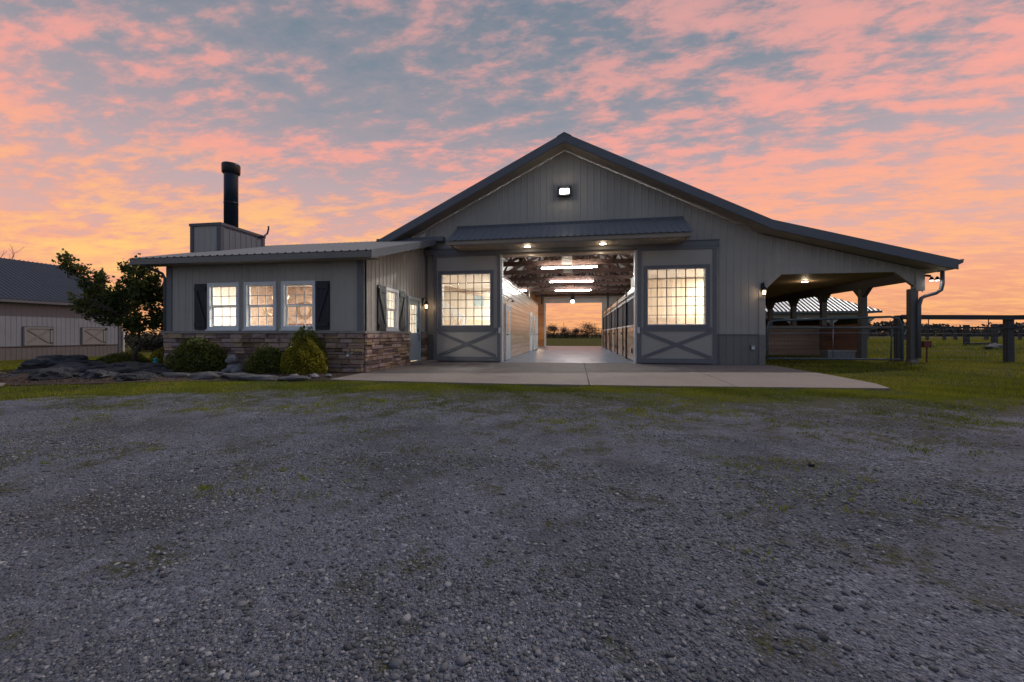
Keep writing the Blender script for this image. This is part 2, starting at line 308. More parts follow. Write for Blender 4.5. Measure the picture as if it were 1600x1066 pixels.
# ------------------------------------------------------------------ builders
ORG = {}                      # object -> world position its mesh data is relative to
def link(o, parent=None, org=None):
    C.objects.link(o)
    if parent is not None:
        o.parent = parent; ORG[o] = ORG[parent] if org is None else org
    else: ORG[o] = Vector(o.location)
    return o
def tag(o, label=None, cat=None, group=None, kind=None):
    if label: o['label'] = label
    if cat: o['category'] = cat
    if group: o['group'] = group
    if kind: o['kind'] = kind
    return o
def thing(name, label, cat, loc=(0, 0, 0), group=None, rz=0, local=False):
    o = bpy.data.objects.new(name, None); o.location = loc; o.rotation_euler = (0, 0, rz); o.empty_display_size = .3
    link(o); tag(o, label, cat, group)
    if local: ORG[o] = Vector((0, 0, 0))
    return o
class MB:
    def __init__(s): s.v = []; s.f = []; s.m = []; s.mi = 0
    def add(s, vs, fs):
        k = len(s.v); s.v += [tuple(p) for p in vs]; s.f += [tuple(i+k for i in q) for q in fs]; return s
    def box(s, x0, x1, y0, y1, z0, z1):
        return s.add([(x0, y0, z0), (x1, y0, z0), (x1, y1, z0), (x0, y1, z0), (x0, y0, z1), (x1, y0, z1), (x1, y1, z1), (x0, y1, z1)],
                     [(3, 2, 1, 0), (4, 5, 6, 7), (0, 1, 5, 4), (1, 2, 6, 5), (2, 3, 7, 6), (3, 0, 4, 7)])
    def beam(s, p, q, w, h, up=(0, 0, 1)):
        p, q = Vector(p), Vector(q); d = (q-p).normalized(); a = d.cross(Vector(up))
        if a.length < 1e-4: a = d.cross(Vector((1, 0, 0)))
        a.normalize(); b = a.cross(d)
        vs = [e+a*(sx*w/2)+b*(sy*h/2) for e in (p, q) for sx, sy in ((-1, -1), (1, -1), (1, 1), (-1, 1))]
        return s.add(vs, [(3, 2, 1, 0), (4, 5, 6, 7), (0, 1, 5, 4), (1, 2, 6, 5), (2, 3, 7, 6), (3, 0, 4, 7)])
    def tube(s, pts, r, n=8, cap=True):
        pts = [Vector(p) for p in pts]; rs = r if isinstance(r, (list, tuple)) else [r]*len(pts); k = len(s.v); prev = None
        for i, p in enumerate(pts):
            d = (pts[min(i+1, len(pts)-1)]-pts[max(i-1, 0)]).normalized()
            if prev is None:
                a = d.cross(Vector((0, 0, 1)));
                if a.length < .05: a = d.cross(Vector((1, 0, 0)))
            else: a = prev-d*prev.dot(d)
            a.normalize(); prev = a; b = d.cross(a)
            for j in range(n):
                an = 2*math.pi*j/n; s.v.append(tuple(p+(a*math.cos(an)+b*math.sin(an))*rs[i]))
        for i in range(len(pts)-1):
            for j in range(n):
                j2 = (j+1) % n; s.f.append((k+i*n+j, k+i*n+j2, k+(i+1)*n+j2, k+(i+1)*n+j))
        if cap:
            s.f.append(tuple(k+j for j in reversed(range(n)))); s.f.append(tuple(k+(len(pts)-1)*n+j for j in range(n)))
        return s
    def prism(s, poly, d):       # polygon in 3-D pushed along vector d
        n = len(poly); d = Vector(d)
        return s.add([Vector(p) for p in poly]+[Vector(p)+d for p in poly],
                     [tuple(reversed(range(n))), tuple(range(n, 2*n))]+[(i, (i+1) % n, n+(i+1) % n, n+i) for i in range(n)])
    def lathe(s, c, prof, n=16):
        k = len(s.v)
        for r, z in prof:
            for j in range(n): an = 2*math.pi*j/n; s.v.append((c[0]+r*math.cos(an), c[1]+r*math.sin(an), c[2]+z))
        for i in range(len(prof)-1):
            for j in range(n): j2 = (j+1) % n; s.f.append((k+i*n+j, k+i*n+j2, k+(i+1)*n+j2, k+(i+1)*n+j))
        s.f.append(tuple(k+j for j in reversed(range(n)))); s.f.append(tuple(k+(len(prof)-1)*n+j for j in range(n)))
        return s
    def build(s, name, m, parent=None, smooth=False, loc=None):
        me = bpy.data.meshes.new(name)
        o = bpy.data.objects.new(name, me)
        if parent is not None: org = ORG[parent]
        else:
            if loc is None:
                a = np.array(s.v); loc = ((a[:, 0].min()+a[:, 0].max())/2, (a[:, 1].min()+a[:, 1].max())/2, a[:, 2].min())
            o.location = loc; org = Vector(loc)
        me.from_pydata([(x-org[0], y-org[1], z-org[2]) for x, y, z in s.v], [], s.f)
        bm = bmesh.new(); bm.from_mesh(me); bmesh.ops.recalc_face_normals(bm, faces=bm.faces); bm.to_mesh(me); bm.free()
        me.materials.append(MATS[m])
        if smooth:
            for p in me.polygons: p.use_smooth = True
        link(o, parent); return o
def inst(name, me, loc, parent, scale=(1, 1, 1), rot=(0, 0, 0)):     # shared mesh piece at a world position
    o = bpy.data.objects.new(name, me); o.location = Vector(loc)-ORG[parent]; o.scale = scale; o.rotation_euler = rot
    C.objects.link(o); o.parent = parent; ORG[o] = Vector(loc); return o
def npmesh(name, v, f, m, tone=None, parent=None, smooth=False, loc=(0, 0, 0)):
    """numpy verts (n,3), faces (k,3) or (k,4), tone per vertex"""
    org = ORG[parent] if parent is not None else Vector(loc)
    me = bpy.data.meshes.new(name); v = (np.asarray(v)-np.array(org)).astype(np.float32); f = np.asarray(f, np.int32); k = f.shape[1]
    me.vertices.add(len(v)); me.vertices.foreach_set('co', v.ravel())
    me.loops.add(f.size); me.loops.foreach_set('vertex_index', f.ravel())
    me.polygons.add(len(f)); me.polygons.foreach_set('loop_start', np.arange(0, f.size, k, dtype=np.int32))
    if smooth: me.polygons.foreach_set('use_smooth', np.ones(len(f), bool))
    me.update(calc_edges=True)
    if tone is not None:
        a = me.attributes.new('tone', 'FLOAT', 'POINT'); a.data.foreach_set('value', np.asarray(tone, np.float32))
    me.materials.append(MATS[m]); o = bpy.data.objects.new(name, me)
    if parent is None: o.location = loc
    return link(o, parent)

RIB, RW, RH = .229, .015, .013
def panels(parent, u0, u1, zb, zt, place, m, width=.916, name='siding_panel', rib=RIB, rh=RH, rw=RW, breaks=()):
    """ribbed metal sheet split into cover-width panels; place(u, d, z) -> xyz, d outward"""
    fb = zb if callable(zb) else (lambda u: zb); ft = zt if callable(zt) else (lambda u: zt)
    i0 = math.floor(u0/width); i1 = math.ceil(u1/width)
    for i in range(i0, i1):
        a, b = max(u0, i*width), min(u1, (i+1)*width)
        if b-a < .02: continue
        cols = [(a, 0), (b, 0)]
        k = math.floor(a/rib)
        while k*rib < b:
            c = k*rib+rib/2
            for du, d in ((-rw*1.6, 0), (-rw*.8, rh), (rw*.8, rh), (rw*1.6, 0)):
                if a+.001 < c+du < b-.001: cols.append((c+du, d))
            k += 1
        for q in breaks:
            if a < q < b: cols.append((q, 0))
        cols = sorted(set(cols))
        mb = MB(); vs = []
        g = .0025 if i % 2 else 0.0
        for u, d in cols: vs += [place(u, d+g, fb(u)), place(u, d+g, ft(u))]
        mb.add(vs, [(2*j, 2*j+2, 2*j+3, 2*j+1) for j in range(len(cols)-1)])
        mb.build(name, m, parent)

# ------------------------------------------------------------------ terrain
def sm(t): t = np.clip(t, 0, 1); return t*t*(3-2*t)
def hz(x, y):
    x = np.asarray(x, float); y = np.asarray(y, float)
    z = -.03+0*x
    z = z-.47*sm((-14-x)/14)
    z = z+.13*sm((x-6.2)/2.5)*sm((y-9)/4.5)+.42*sm((x-11.5)/9)*sm((y-14)/9)
    z = z+.012*np.sin(x*.9+1.3*np.sin(y*.5))*np.sin(y*.7+.6)
    return z
def axis(lo, hi, step, far, ratio=1.35):
    a = list(np.arange(lo, hi+1e-6, step)); s = step
    while a[-1] < far: s *= ratio; a.append(a[-1]+s)
    s = step
    while a[0] > -far: s *= ratio; a.insert(0, a[0]-s)
    return np.array(a)
def gridmesh(name, X, Y, Z, m, kind, hole=None):
    ny, nx = X.shape; v = np.stack([X, Y, Z], -1).reshape(-1, 3); i = np.arange(ny*nx).reshape(ny, nx)
    f = np.stack([i[:-1, :-1], i[:-1, 1:], i[1:, 1:], i[1:, :-1]], -1).reshape(-1, 4)
    o = npmesh(name, v, f, m, smooth=True); o['kind'] = kind; return o
xs = axis(-45, 45, .6, 2600); ys = axis(-12, 60, .6, 2600)
GX, GY = np.meshgrid(xs, ys); gridmesh('ground', GX, GY, hz(GX, GY), 'field', 'structure')
EDGE = np.array([(-40, 2.2), (-14, 4.0), (-10, 4.6), (-8.7, 5.2), (-6.7, 6.35), (-4.5, 7.0), (-2.4, 7.4), (2.2, 7.6), (6.9, 7.7), (12, 7.5), (40, 6.6)])
def edge(x): return np.interp(x, EDGE[:, 0], EDGE[:, 1])+.14*np.sin(x*2.1)+.10*np.sin(x*5.3+1)+.06*np.sin(x*13.7)
gx = np.linspace(-40, 40, 641); tt = np.linspace(0, 1, 91)
GX = np.repeat(gx[None], 91, 0); GY = -11+(edge(gx)[None]+11)*tt[:, None]
def gz(x, y):
    e = np.clip((edge(x)-y)/.6, 0, 1)
    return hz(x, y)-.004+.016*e+.010*np.sin(x*1.7+np.sin(y*2.2))*np.sin(y*1.9+.4*x)*e
gridmesh('gravel_drive', GX, GY, gz(GX, GY), 'gravel', 'structure')
# walk at the far left, behind the boulders
MB().add([(-11.2, 6.15, hz(-11.2, 6.15)+.02), (-13.9, 7.9, hz(-13.9, 7.9)+.02), (-18, 9.6, hz(-18, 9.6)+.02), (-30, 13, hz(-30, 13)+.03), (-32, 9.8, hz(-32, 9.8)+.03), (-20, 7.2, hz(-20, 7.2)+.02), (-14, 5.8, hz(-14, 5.8)+.02)], [(0, 1, 2, 3, 4, 5, 6)]).build('path', 'concrete')['kind'] = 'structure'

# concrete apron in three slabs with saw joints
pad = [(-5.45, 8.12), (-4.2, 8.02), (-1.3, 7.97), (1.2, 8.08), (3.6, 8.24), (5.75, 8.43), (6.02, 9.2), (6.18, 10.8), (6.22, 12.6), (6.30, 14.14), (-5.5, 14.14), (-5.5, 9.6)]
def clip_poly(poly, a, b, c):   # keep a*x+b*y <= c
    out = []
    for i in range(len(poly)):
        p, q = poly[i], poly[(i+1) % len(poly)]; fp = a*p[0]+b*p[1]-c; fq = a*q[0]+b*q[1]-c
        if fp <= 0: out.append(p)
        if (fp < 0 < fq) or (fq < 0 < fp): t = fp/(fp-fq); out.append((p[0]+(q[0]-p[0])*t, p[1]+(q[1]-p[1])*t))
    return out
apron = MB().prism([(x, y, -.16) for x, y in pad], (0, 0, .135)).build('pavement', 'mortar'); apron['kind'] = 'structure'
J1 = .25; g_ = .009
cuts = [clip_poly(pad, 1, 0, J1-g_), clip_poly(clip_poly(pad, -1, 0, -(J1+g_)), 1, -.073, 2.43-g_), clip_poly(pad, -1, .073, -(2.43+g_))]
for q in cuts: MB().prism([(x, y, -.026) for x, y in q], (0, 0, .030)).build('slab', 'concrete', apron)

# ------------------------------------------------------------------ the barn with its wing and lean-to
D = 14.2; RX = -.42; RS = .5
barn = thing('horse_barn', 'large grey metal horse barn with open centre aisle, stone-based wing and lean-to', 'barn', (RX, D, 0))
def ztw(u):       # wall top under the front rake
    a = 7.48-RS*abs(u-RX)
    return np.where(u > 5.9, 4.32-.281*(u-5.9), a).item() if not isinstance(u, np.ndarray) else a
def arch(u):
    if u < 6.05: return 0
    if u < 6.58: return 2.43+(u-6.05)
    if u < 9.81: return 2.96
    return 2.96-(u-9.81)*.85
front = lambda u, d, z: (u, D-d, z)
OL, OR, OT = -2.71, 2.02, 3.88
core = MB()
for x0, x1, z0, z1 in ((-6.85, -4.92, 0, 4.0), (-4.92, -3.02, 0, 1.3), (-4.92, -3.02, 3.23, 4.0), (-3.02, OL, 0, 4.0), (OR, 2.35, 0, 4.0), (2.35, 4.24, 0, 1.3), (2.35, 4.24, 3.23, 4.0), (4.24, 6.03, 0, 4.0), (OL, OR, OT, 4.0)):
    core.box(x0, x1, D+.012, D+.16, z0, z1)
core.prism([(-6.85, D+.012, 4.0), (6.03, D+.012, 4.0), (6.03, D+.012, 4.22), (5.9, D+.012, 4.26), (RX, D+.012, 7.44), (-6.85, D+.012, 4.22)], (0, .148, 0))
wall = core.build('front_wall', 'insulation', barn)
def side(u): return 4.0
panels(wall, -5.58, -5.19, 1.0, ztw, front, 'siding')
panels(wall, -5.19, -4.95, 0, ztw, front, 'siding')
panels(wall, -4.95, -2.98, 3.26, ztw, front, 'siding'); panels(wall, -4.95, -2.98, 0, 1.27, front, 'siding')
panels(wall, -2.98, OL, 0, ztw, front, 'siding'); panels(wall, OL, OR, OT, ztw, front, 'siding', breaks=(RX,))
panels(wall, OR, 2.30, 0, ztw, front, 'siding')
panels(wall, 2.30, 4.29, 3.26, ztw, front, 'siding'); panels(wall, 2.30, 4.29, 0, 1.27, front, 'siding')
panels(wall, 4.29, 4.58, 0, ztw, front, 'siding'); panels(wall, 4.58, 6.05, 1.0, ztw, front, 'siding', breaks=(5.9,))
panels(wall, 6.05, 10.58, arch, ztw, front, 'siding', breaks=(6.58, 9.81))
wains = MB().box(4.58, 6.03, D+.004, D+.012, 0, 1.0).build('wainscot', 'wainscot', barn)
panels(wains, 4.58, 5.9, .02, 1.0, lambda u, d, z: (u, D-.004-d, z), 'wainscot')
panels(wains, -5.58, -5.19, .02, 1.0, lambda u, d, z: (u, D-.004-d, z), 'wainscot')
MB().box(4.58, 5.9, D-.035, D-.001, .985, 1.02).build('wainscot_trim', 'trim', barn)
# corner casing at the lean-to opening, lower part darker
MB().box(5.9, 6.09, D-.035, D+.03, 1.0, 2.47).build('corner_trim', 'siding', barn)
MB().box(5.9, 6.09, D-.036, D+.03, 0, 1.0).build('corner_trim', 'wainscot', barn)
MB().box(-5.6, -5.5, D-.04, D-.002, 0, 4.3).build('corner_trim', 'trim', barn)
# back side of the lean-to gable infill
MB().prism([(6.05, D+.012, 2.43), (6.58, D+.012, 2.96), (9.81, D+.012, 2.96), (10.45, D+.012, 2.42), (10.58, D+.012, 2.42), (10.58, D+.012, 2.98), (6.05, D+.012, 4.24)], (0, .10, 0)).build('gable_infill', 'soffit', barn)
MB().box(10.36, 10.60, D-.05, D+.16, 2.36, 3.0).build('corner_trim', 'siding', barn)
# other walls
MB().box(-6.9, -6.75, D+.18, 34.3, 0, 4.3).build('side_wall', 'insulation', barn)
MB().box(5.98, 6.10, D+.18, 34.3, 0, 4.22).build('side_wall', 'siding', barn)
BY = 34.15
bw = MB()
for x0, x1, z0, z1 in ((-6.9, -2.62, 0, 4.2), (2.12, 6.1, 0, 4.2), (-2.62, 2.12, 3.76, 4.2)): bw.box(x0, x1, BY, BY+.15, z0, z1)
bw.prism([(-6.9, BY, 4.2), (6.1, BY, 4.2), (RX, BY, 7.4)], (0, .15, 0)); bw.build('back_wall', 'insulation', barn)
for x0, x1 in ((-2.74, -2.60), (2.10, 2.20)): MB().box(x0, x1, BY-.06, BY+.2, 0, 3.8).build('door_jamb', 'white_paint', barn)
MB().box(-2.6, 2.1, BY-.05, BY+.2, 3.70, 3.80).build('door_header', 'white_paint', barn)
# roof: two slopes and the lean-to, 0.3 thick with metal skin, fascia and soffit
YF, YB = 13.62, 34.9; TH = .24
def slope(p, q): return MB().prism([(p[0], YF, p[1]), (q[0], YF, q[1]), (q[0], YF, q[1]-TH), (p[0], YF, p[1]-TH)], (0, YB-YF, 0))
roof = slope((-7.35, 7.80-RS*(7.35+RX)), (RX, 7.80)).build('roof', 'insulation', barn)
roof2 = slope((RX, 7.80), (6.05, 7.80-RS*(6.05-RX))).build('roof', 'insulation', barn)
KZ = 7.80-RS*(6.05-RX)
roof3 = slope((6.05, KZ), (11.0, KZ-.281*4.95)).build('roof', 'soffit', barn)
def skin(par, p, q):
    L_ = math.hypot(q[0]-p[0], q[1]-p[1]); nx, nz = -(q[1]-p[1])/L_, (q[0]-p[0])/L_
    if nz < 0: nx, nz = -nx, -nz
    # ribs run down the slope; sheet split along Y
    n = 23
    for i in range(n):
        a = YF-.03+(YB-YF+.06)*i/n; b = YF-.03+(YB-YF+.06)*(i+1)/n; mb = MB(); vs = []
        cols = [(a, .012)]
        for k in range(4):
            c = a+(k+.5)*(b-a)/4
            cols += [(c-.035, .012), (c-.018, .035), (c+.018, .035), (c+.035, .012)]
        cols.append((b, .012))
        for y, d in cols: vs += [(p[0]+nx*d, y, p[1]+nz*d), (q[0]+nx*d, y, q[1]+nz*d)]
        mb.add(vs, [(2*j, 2*j+1, 2*j+3, 2*j+2) for j in range(len(cols)-1)]); mb.build('roof_panel', 'nb_roof', par)
skin(roof, (-7.4, 7.80-RS*(7.4+RX)), (RX, 7.80)); skin(roof2, (RX, 7.80), (6.05, KZ)); skin(roof3, (6.05, KZ), (11.05, KZ-.281*5.0))
MB().prism([(RX-.25, YF-.06, 7.72), (RX, YF-.06, 7.855), (RX+.25, YF-.06, 7.72), (RX+.25, YF-.06, 7.705), (RX, YF-.06, 7.835), (RX-.25, YF-.06, 7.705)], (0, YB-YF+.1, 0)).build('ridge_cap', 'fascia', barn)
def fascia(p, q, h=.26):
    MB().prism([(p[0], YF-.045, p[1]+.03), (q[0], YF-.045, q[1]+.03), (q[0], YF-.045, q[1]-h), (p[0], YF-.045, p[1]-h)], (0, .042, 0)).build('fascia', 'fascia', barn)
fascia((-7.38, 7.80-RS*(7.38+RX)), (RX, 7.80)); fascia((RX, 7.80), (6.05, KZ)); fascia((6.05, KZ), (11.02, KZ-.281*4.97))
def soff(p, q):
    MB().prism([(p[0], YF, p[1]), (q[0], YF, q[1]), (q[0], YF, q[1]-.02), (p[0], YF, p[1]-.02)], (0, D-YF-.03, 0)).build('soffit', 'soffit', barn)
o_ = -TH-.012
soff((-7.3, 7.80-RS*(7.3+RX)+o_), (RX, 7.80+o_)); soff((RX, 7.80+o_), (6.05, KZ+o_)); soff((6.05, KZ+o_), (10.95, KZ-.281*4.9+o_))
gz0 = KZ-.281*5.0
MB().prism([(11.02, YF-.04, gz0+.03), (11.16, YF-.04, gz0+.05), (11.14, YF-.04, gz0-.06), (11.02, YF-.04, gz0-.12)], (0, YB-YF, 0)).build('gutter', 'fascia', barn)
MB().tube([(11.02, D-.1, gz0-.05), (11.02, D-.1, 2.55), (10.98, D-.1, 2.36), (10.86, D-.09, 2.27), (10.62, D-.03, 2.19), (10.46, D-.10, 2.12), (10.40, D-.10, 1.9), (10.40, D-.10, .28)], .052, 8).build('downspout', 'fascia', barn, True)

# lean-to: ceiling, posts with braces, beam, board walls
MB().prism([(6.11, D+.12, 3.06), (10.5, D+.12, 2.96), (10.5, D+.12, 2.99), (6.11, D+.12, 3.09)], (0, 19.9, 0)).build('ceiling', 'leanto_ceiling', barn)
MB().box(10.22, 10.48, D+.17, 34.1, 2.68, 2.95).build('beam', 'beam_paint', barn)
PY = [D+.06, 16.45, 18.8, 21.15, 23.5, 26.0, 29.0]
for i, y in enumerate(PY):
    zb = float(hz(10.3, y))-.02
    MB().box(10.24, 10.43, y-.095, y+.095, zb, 2.68 if i else 2.42).build('post', 'post_paint', barn)
    if i:
        for s in (-1, 1):
            MB().prism([(10.25, y+s*.095, 2.36), (10.25, y+s*.42, 2.68), (10.25, y+s*.095, 2.68)], (.16, 0, 0)).build('brace', 'beam_paint', barn)
MB().box(10.22, 10.45, D-.055, D+.175, float(hz(10.3, 14.2))-.02, .22).build('post_base', 'concrete', barn)
# board wall facing the gate and one between the posts
bwall = MB().box(6.12, 10.19, 18.86, 18.90, .05, 1.38).build('board_wall', 'plank_grey', barn)
for k in range(6): MB().box(6.12, 10.19, 18.80+.006*(k % 2), 18.855, .12+k*.21, .12+k*.21+.198).build('plank', 'plank_grey', bwall)
bwal2 = MB().box(10.28, 10.32, 16.59, 18.66, .05, 1.38).build('board_wall', 'plank_red', barn)
for k in range(6): MB().box(10.22+.005*(k % 2), 10.275, 16.59, 18.66, .12+k*.21, .12+k*.21+.198).build('plank', 'plank_red', bwal2)
bwal3 = MB().box(10.28, 10.32, 18.95, 23.4, .05, 1.38).build('board_wall', 'plank_red', barn)
for k in range(6): MB().box(10.22+.005*(k % 2), 10.275, 18.95, 23.4, .12+k*.21, .12+k*.21+.198).build('plank', 'plank_red', bwal3)

# front door opening: jambs, header, track cover
for x0, x1 in ((OL-.005, OL+.055), (OR-.055, OR+.005)): MB().box(x0, x1, D-.10, D+.18, .002, OT).build('door_jamb', 'white_paint', barn)
MB().box(OL+.055, OR-.055, D-.03, D+.18, OT-.07, OT-.001).build('door_header', 'plank_varnish', barn)
MB().box(-5.52, 4.62, D-.24, D-.03, 3.92, 4.10).build('track_cover', 'trim', barn)
MB().box(-5.52, 4.62, D-.26, D-.03, 4.10, 4.13).build('track_cap', 'dark_trim', barn)
# sliding doors
def pane_mesh(name, w, h, axis='x', t=.006):
    b = MB().box(-w/2, w/2, -t/2, t/2, -h/2, h/2) if axis == 'x' else MB().box(-t/2, t/2, -w/2, w/2, -h/2, h/2)
    me = bpy.data.meshes.new(name); me.from_pydata(b.v, [], b.f); me.materials.append(MATS['pane_glass']); return me
def sliding(x0, x1, side):
    y0, y1 = D-.20, D-.14; z0, z1 = .05, 3.93
    wx0, wx1, wz0, wz1 = x0+.29 if side < 0 else x0+.31, x1-.36 if side < 0 else x1-.32, 1.32, 3.21
    m = MB()
    for a, b, c, d in ((x0, wx0, z0, z1), (wx1, x1, z0, z1), (wx0, wx1, z0, wz0), (wx0, wx1, wz1, z1)): m.box(a, b, y0, y1, c, d)
    dr = m.build('sliding_door', 'door_panel', barn)
    def rail(a, b, c, d, p=.03, n='rail'): MB().box(a, b, y0-p, y0-.001, c, d).build(n, 'trim', dr)
    w = .115
    rail(x0, x0+w, z0, z1, n='stile'); rail(x1-w, x1, z0, z1, n='stile')
    rail(x0+w, x1-w, z0, z0+.15); rail(x0+w, x1-w, z1-.10, z1); rail(x0+w, x1-w, 1.12, 1.24)
    # window casing
    c = .11
    for a, b, e, f in ((wx0-c, wx0, wz0-.075, wz1+c), (wx1, wx1+c, wz0-.075, wz1+c), (wx0, wx1, wz1, wz1+c), (wx0, wx1, wz0-.075, wz0)): rail(a, b, e, f, .035, 'window_casing')
    # crossbuck
    a, b, e, f = x0+w, x1-w, z0+.15, 1.12
    for p, q, k in (((a+.05, e+.03), (b-.05, f-.03), 0), ((a+.05, f-.03), (b-.05, e+.03), .004)):
        MB().beam((p[0], y0-.012-k, p[1]), (q[0], y0-.012-k, q[1]), .022, .11, (0, 0, 1)).build('brace', 'trim', dr)
    # sash, six by six panes
    n = 6; pw = (wx1-wx0-.06)/n; ph = (wz1-wz0-.06)/n
    m = MB()
    m.box(wx0, wx0+.03, y0+.005, y1-.005, wz0, wz1); m.box(wx1-.03, wx1, y0+.005, y1-.005, wz0, wz1)
    m.box(wx0+.03, wx1-.03, y0+.005, y1-.005, wz0, wz0+.03); m.box(wx0+.03, wx1-.03, y0+.005, y1-.005, wz1-.03, wz1); m.build('sash', 'white_paint', dr)
    m = MB()
    for i in range(1, n):
        m.box(wx0+.03+i*pw-.011, wx0+.03+i*pw+.011, y0+.008, y1-.012, wz0+.03, wz1-.03)
    for i in range(1, n):
        m.box(wx0+.03, wx1-.03, y0+.011, y1-.015, wz0+.03+i*ph-.011, wz0+.03+i*ph+.011)
    m.build('muntins', 'trim', dr)
    me = pane_mesh('pane', pw-.022, ph-.022)
    for i in range(n):
        for j in range(n): inst('pane', me, (wx0+.03+(i+.5)*pw, (y0+y1)/2, wz0+.03+(j+.5)*ph), dr, rot=(random.uniform(-.004, .004), 0, random.uniform(-.004, .004)))
    hx = x1-.03 if side < 0 else x0+.03
    MB().box(hx-.025, hx+.025, y0-.09, y0-.031, 1.05, 1.25).build('pull_handle', 'white_paint', dr)
    return dr
sliding(-5.19, -2.69, -1); sliding(2.04, 4.54, 1)

# awning over the opening
aw = MB().prism([(-4.2, 13.06, 4.055), (-4.2, D-.26, 4.055), (-4.2, D-.26, 4.035), (-4.2, 13.06, 4.035)], (7.6, 0, 0)).build('awning', 'soffit', barn)
for k in range(30):
    x = -4.15+k*.25
    MB().box(x, x+.243, 13.06, D-.265, 4.022, 4.034).build('soffit_board', 'soffit', aw)
MB().box(-4.33, 3.51, 13.0, 13.05, 4.04, 4.17).build('fascia', 'soffit', aw)
for x0, x1 in ((-4.33, -4.28), (3.46, 3.51)):
    MB().prism([(x0, 13.05, 4.04), (x0, D-.01, 4.04+.06), (x0, D-.01, 4.86), (x0, 13.05, 4.17)], (x1-x0, 0, 0)).build('end_panel', 'siding', aw)
for i in range(9):
    a = -4.38+i*.8844; b = a+.8844; mb = MB(); vs = []; cols = [(a, .0)]
    for k in range(4):
        c = a+(k+.5)*(b-a)/4; cols += [(c-.03, 0), (c-.016, .025), (c+.016, .025), (c+.03, 0)]
    cols.append((b, 0))
    for x, d in cols: vs += [(x, 12.95, 4.17+d), (x, D-.02, 4.90+d)]
    mb.add(vs, [(2*j, 2*j+2, 2*j+3, 2*j+1) for j in range(len(cols)-1)]); mb.build('roof_panel', 'nb_roof' if False else 'roof_metal', aw)
MB().box(-4.36, 3.56, D-.05, D-.022, 4.88, 4.99).build('flashing', 'dark_trim', aw)

# ------------------------------------------------------------------ aisle inside
MB().box(-6.8, 5.98, D-.055, 35.0, -.12, .006).build('floor', 'aisle_concrete')['kind'] = 'structure'
aisle = MB().box(-2.86, -2.74, D+.17, 28.0, 0, 3.10).build('aisle_wall', 'truss_wood', barn)
for k in range(16):
    z = .03+k*.19
    MB().box(-2.735, -2.71+.004*(k % 3), D+.19, 28.0, z, z+.178).build('plank', 'plank_varnish', aisle)
MB().box(-2.90, -2.68, D+.17, 28.02, 3.07, 3.14).build('wall_cap', 'plank_varnish', barn)
MB().box(-2.87, -2.69, 28.001, 28.05, 0, 3.06).build('wall_end_trim', 'white_paint', barn)
def inner_door(y0, y1, z1, name='aisle_door', lite=True):
    d = MB().box(-2.705, -2.665, y0, y1, .02, z1).build(name, 'white_paint', barn)
    for a, b, c, e in ((y0-.07, y0, .02, z1+.07), (y1, y1+.07, .02, z1+.07), (y0, y1, z1, z1+.07)): MB().box(-2.705, -2.655, a, b, c, e).build('casing', 'white_paint', d)
    if lite: MB().box(-2.664, -2.659, y0+.2, y1-.2, 1.1, z1-.18).build('lite', 'frost_glass', d)
    MB().lathe((-2.63, y0+.12, 1.0), [(.0, -.03), (.03, -.015), (.03, .015), (0, .03)], 8).build('knob', 'black_metal', d)
inner_door(15.05, 15.95, 2.12); inner_door(23.1, 24.0, 2.25); inner_door(25.0, 25.9, 2.1); inner_door(26.6, 27.4, 2.1, lite=False)
ow = MB().box(-3.36, -3.3, 28.06, BY, 0, 4.2).build('aisle_wall', 'cream_wall', barn)
for k in range(22): MB().box(-3.295, -3.27+.004*(k % 2), 28.06, BY-.01, .02+k*.19, .02+k*.19+.183).build('plank', 'plank_orange', ow)
ow = MB().box(-3.3, -2.74, 33.9, 33.96, 0, 4.2).build('aisle_wall', 'cream_wall', barn)
for k in range(22): MB().box(-3.26, -2.74, 33.865-.004*(k % 2), 33.895, .02+k*.19, .02+k*.19+.183).build('plank', 'plank_orange', ow)
# stalls on the right
SP = [D+.22, 17.1, 20.8, 24.5, 28.2, 31.8]
for i in range(5):
    y0, y1 = SP[i]+.07, SP[i+1]-.07
    st = MB().box(2.10, 2.13, y0, y1, .03, 1.30).build('stall_front', 'plank_varnish', barn)
    for k in range(6): MB().box(2.055+.004*(k % 2), 2.098, y0, y1, .04+k*.21, .04+k*.21+.202).build('plank', 'plank_varnish', st)
    MB().box(2.03, 2.14, y0, y1, 1.302, 1.36).build('sill_rail', 'white_paint', st)
    MB().box(2.03, 2.14, y0, y1, 2.34, 2.41).build('top_rail', 'white_paint', st)
    m = MB(); n = int((y1-y0)/.10)
    for k in range(1, n): y = y0+k*(y1-y0)/n; m.box(2.075, 2.095, y-.01, y+.01, 1.36, 2.34)
    m.build('bars', 'stall_grey', st)
    MB().box(2.16, 2.18, y0, y1, 1.30, 2.41).build('grille_back', 'stall_grey', st)
    MB().box(2.04, 2.12, y0, y1, 2.43, 2.72).build('header_board', 'plank_varnish', st)
    MB().tube([(2.0, y0, 2.5), (2.0, y1, 2.5)], .025, 6).build('track', 'steel', st)
    if i:
        ym = y0+1.25
        MB().box(2.02, 2.055, ym-.05, ym+.05, .05, 2.38).build('door_stile', 'black_metal', st)
        MB().box(1.99, 2.03, ym-.25, ym-.17, 1.0, 1.1).build('latch', 'black_metal', st)
        MB().box(1.99, 2.03, ym+.35, ym+.43, 1.0, 1.1).build('latch', 'black_metal', st)
    MB().box(2.02, 2.055, y0+.9, y0+1.02, .3, .48).build('vent_plate', 'black_metal', st)
for y in SP[1:]: MB().box(2.0, 2.14, y-.07, y+.07, 0, 2.80).build('stall_post', 'black_metal', barn)
for y in SP[1:]: MB().box(2.2, 5.97, y-.04, y+.04, 0, 2.4).build('stall_divider', 'plank_varnish', barn)
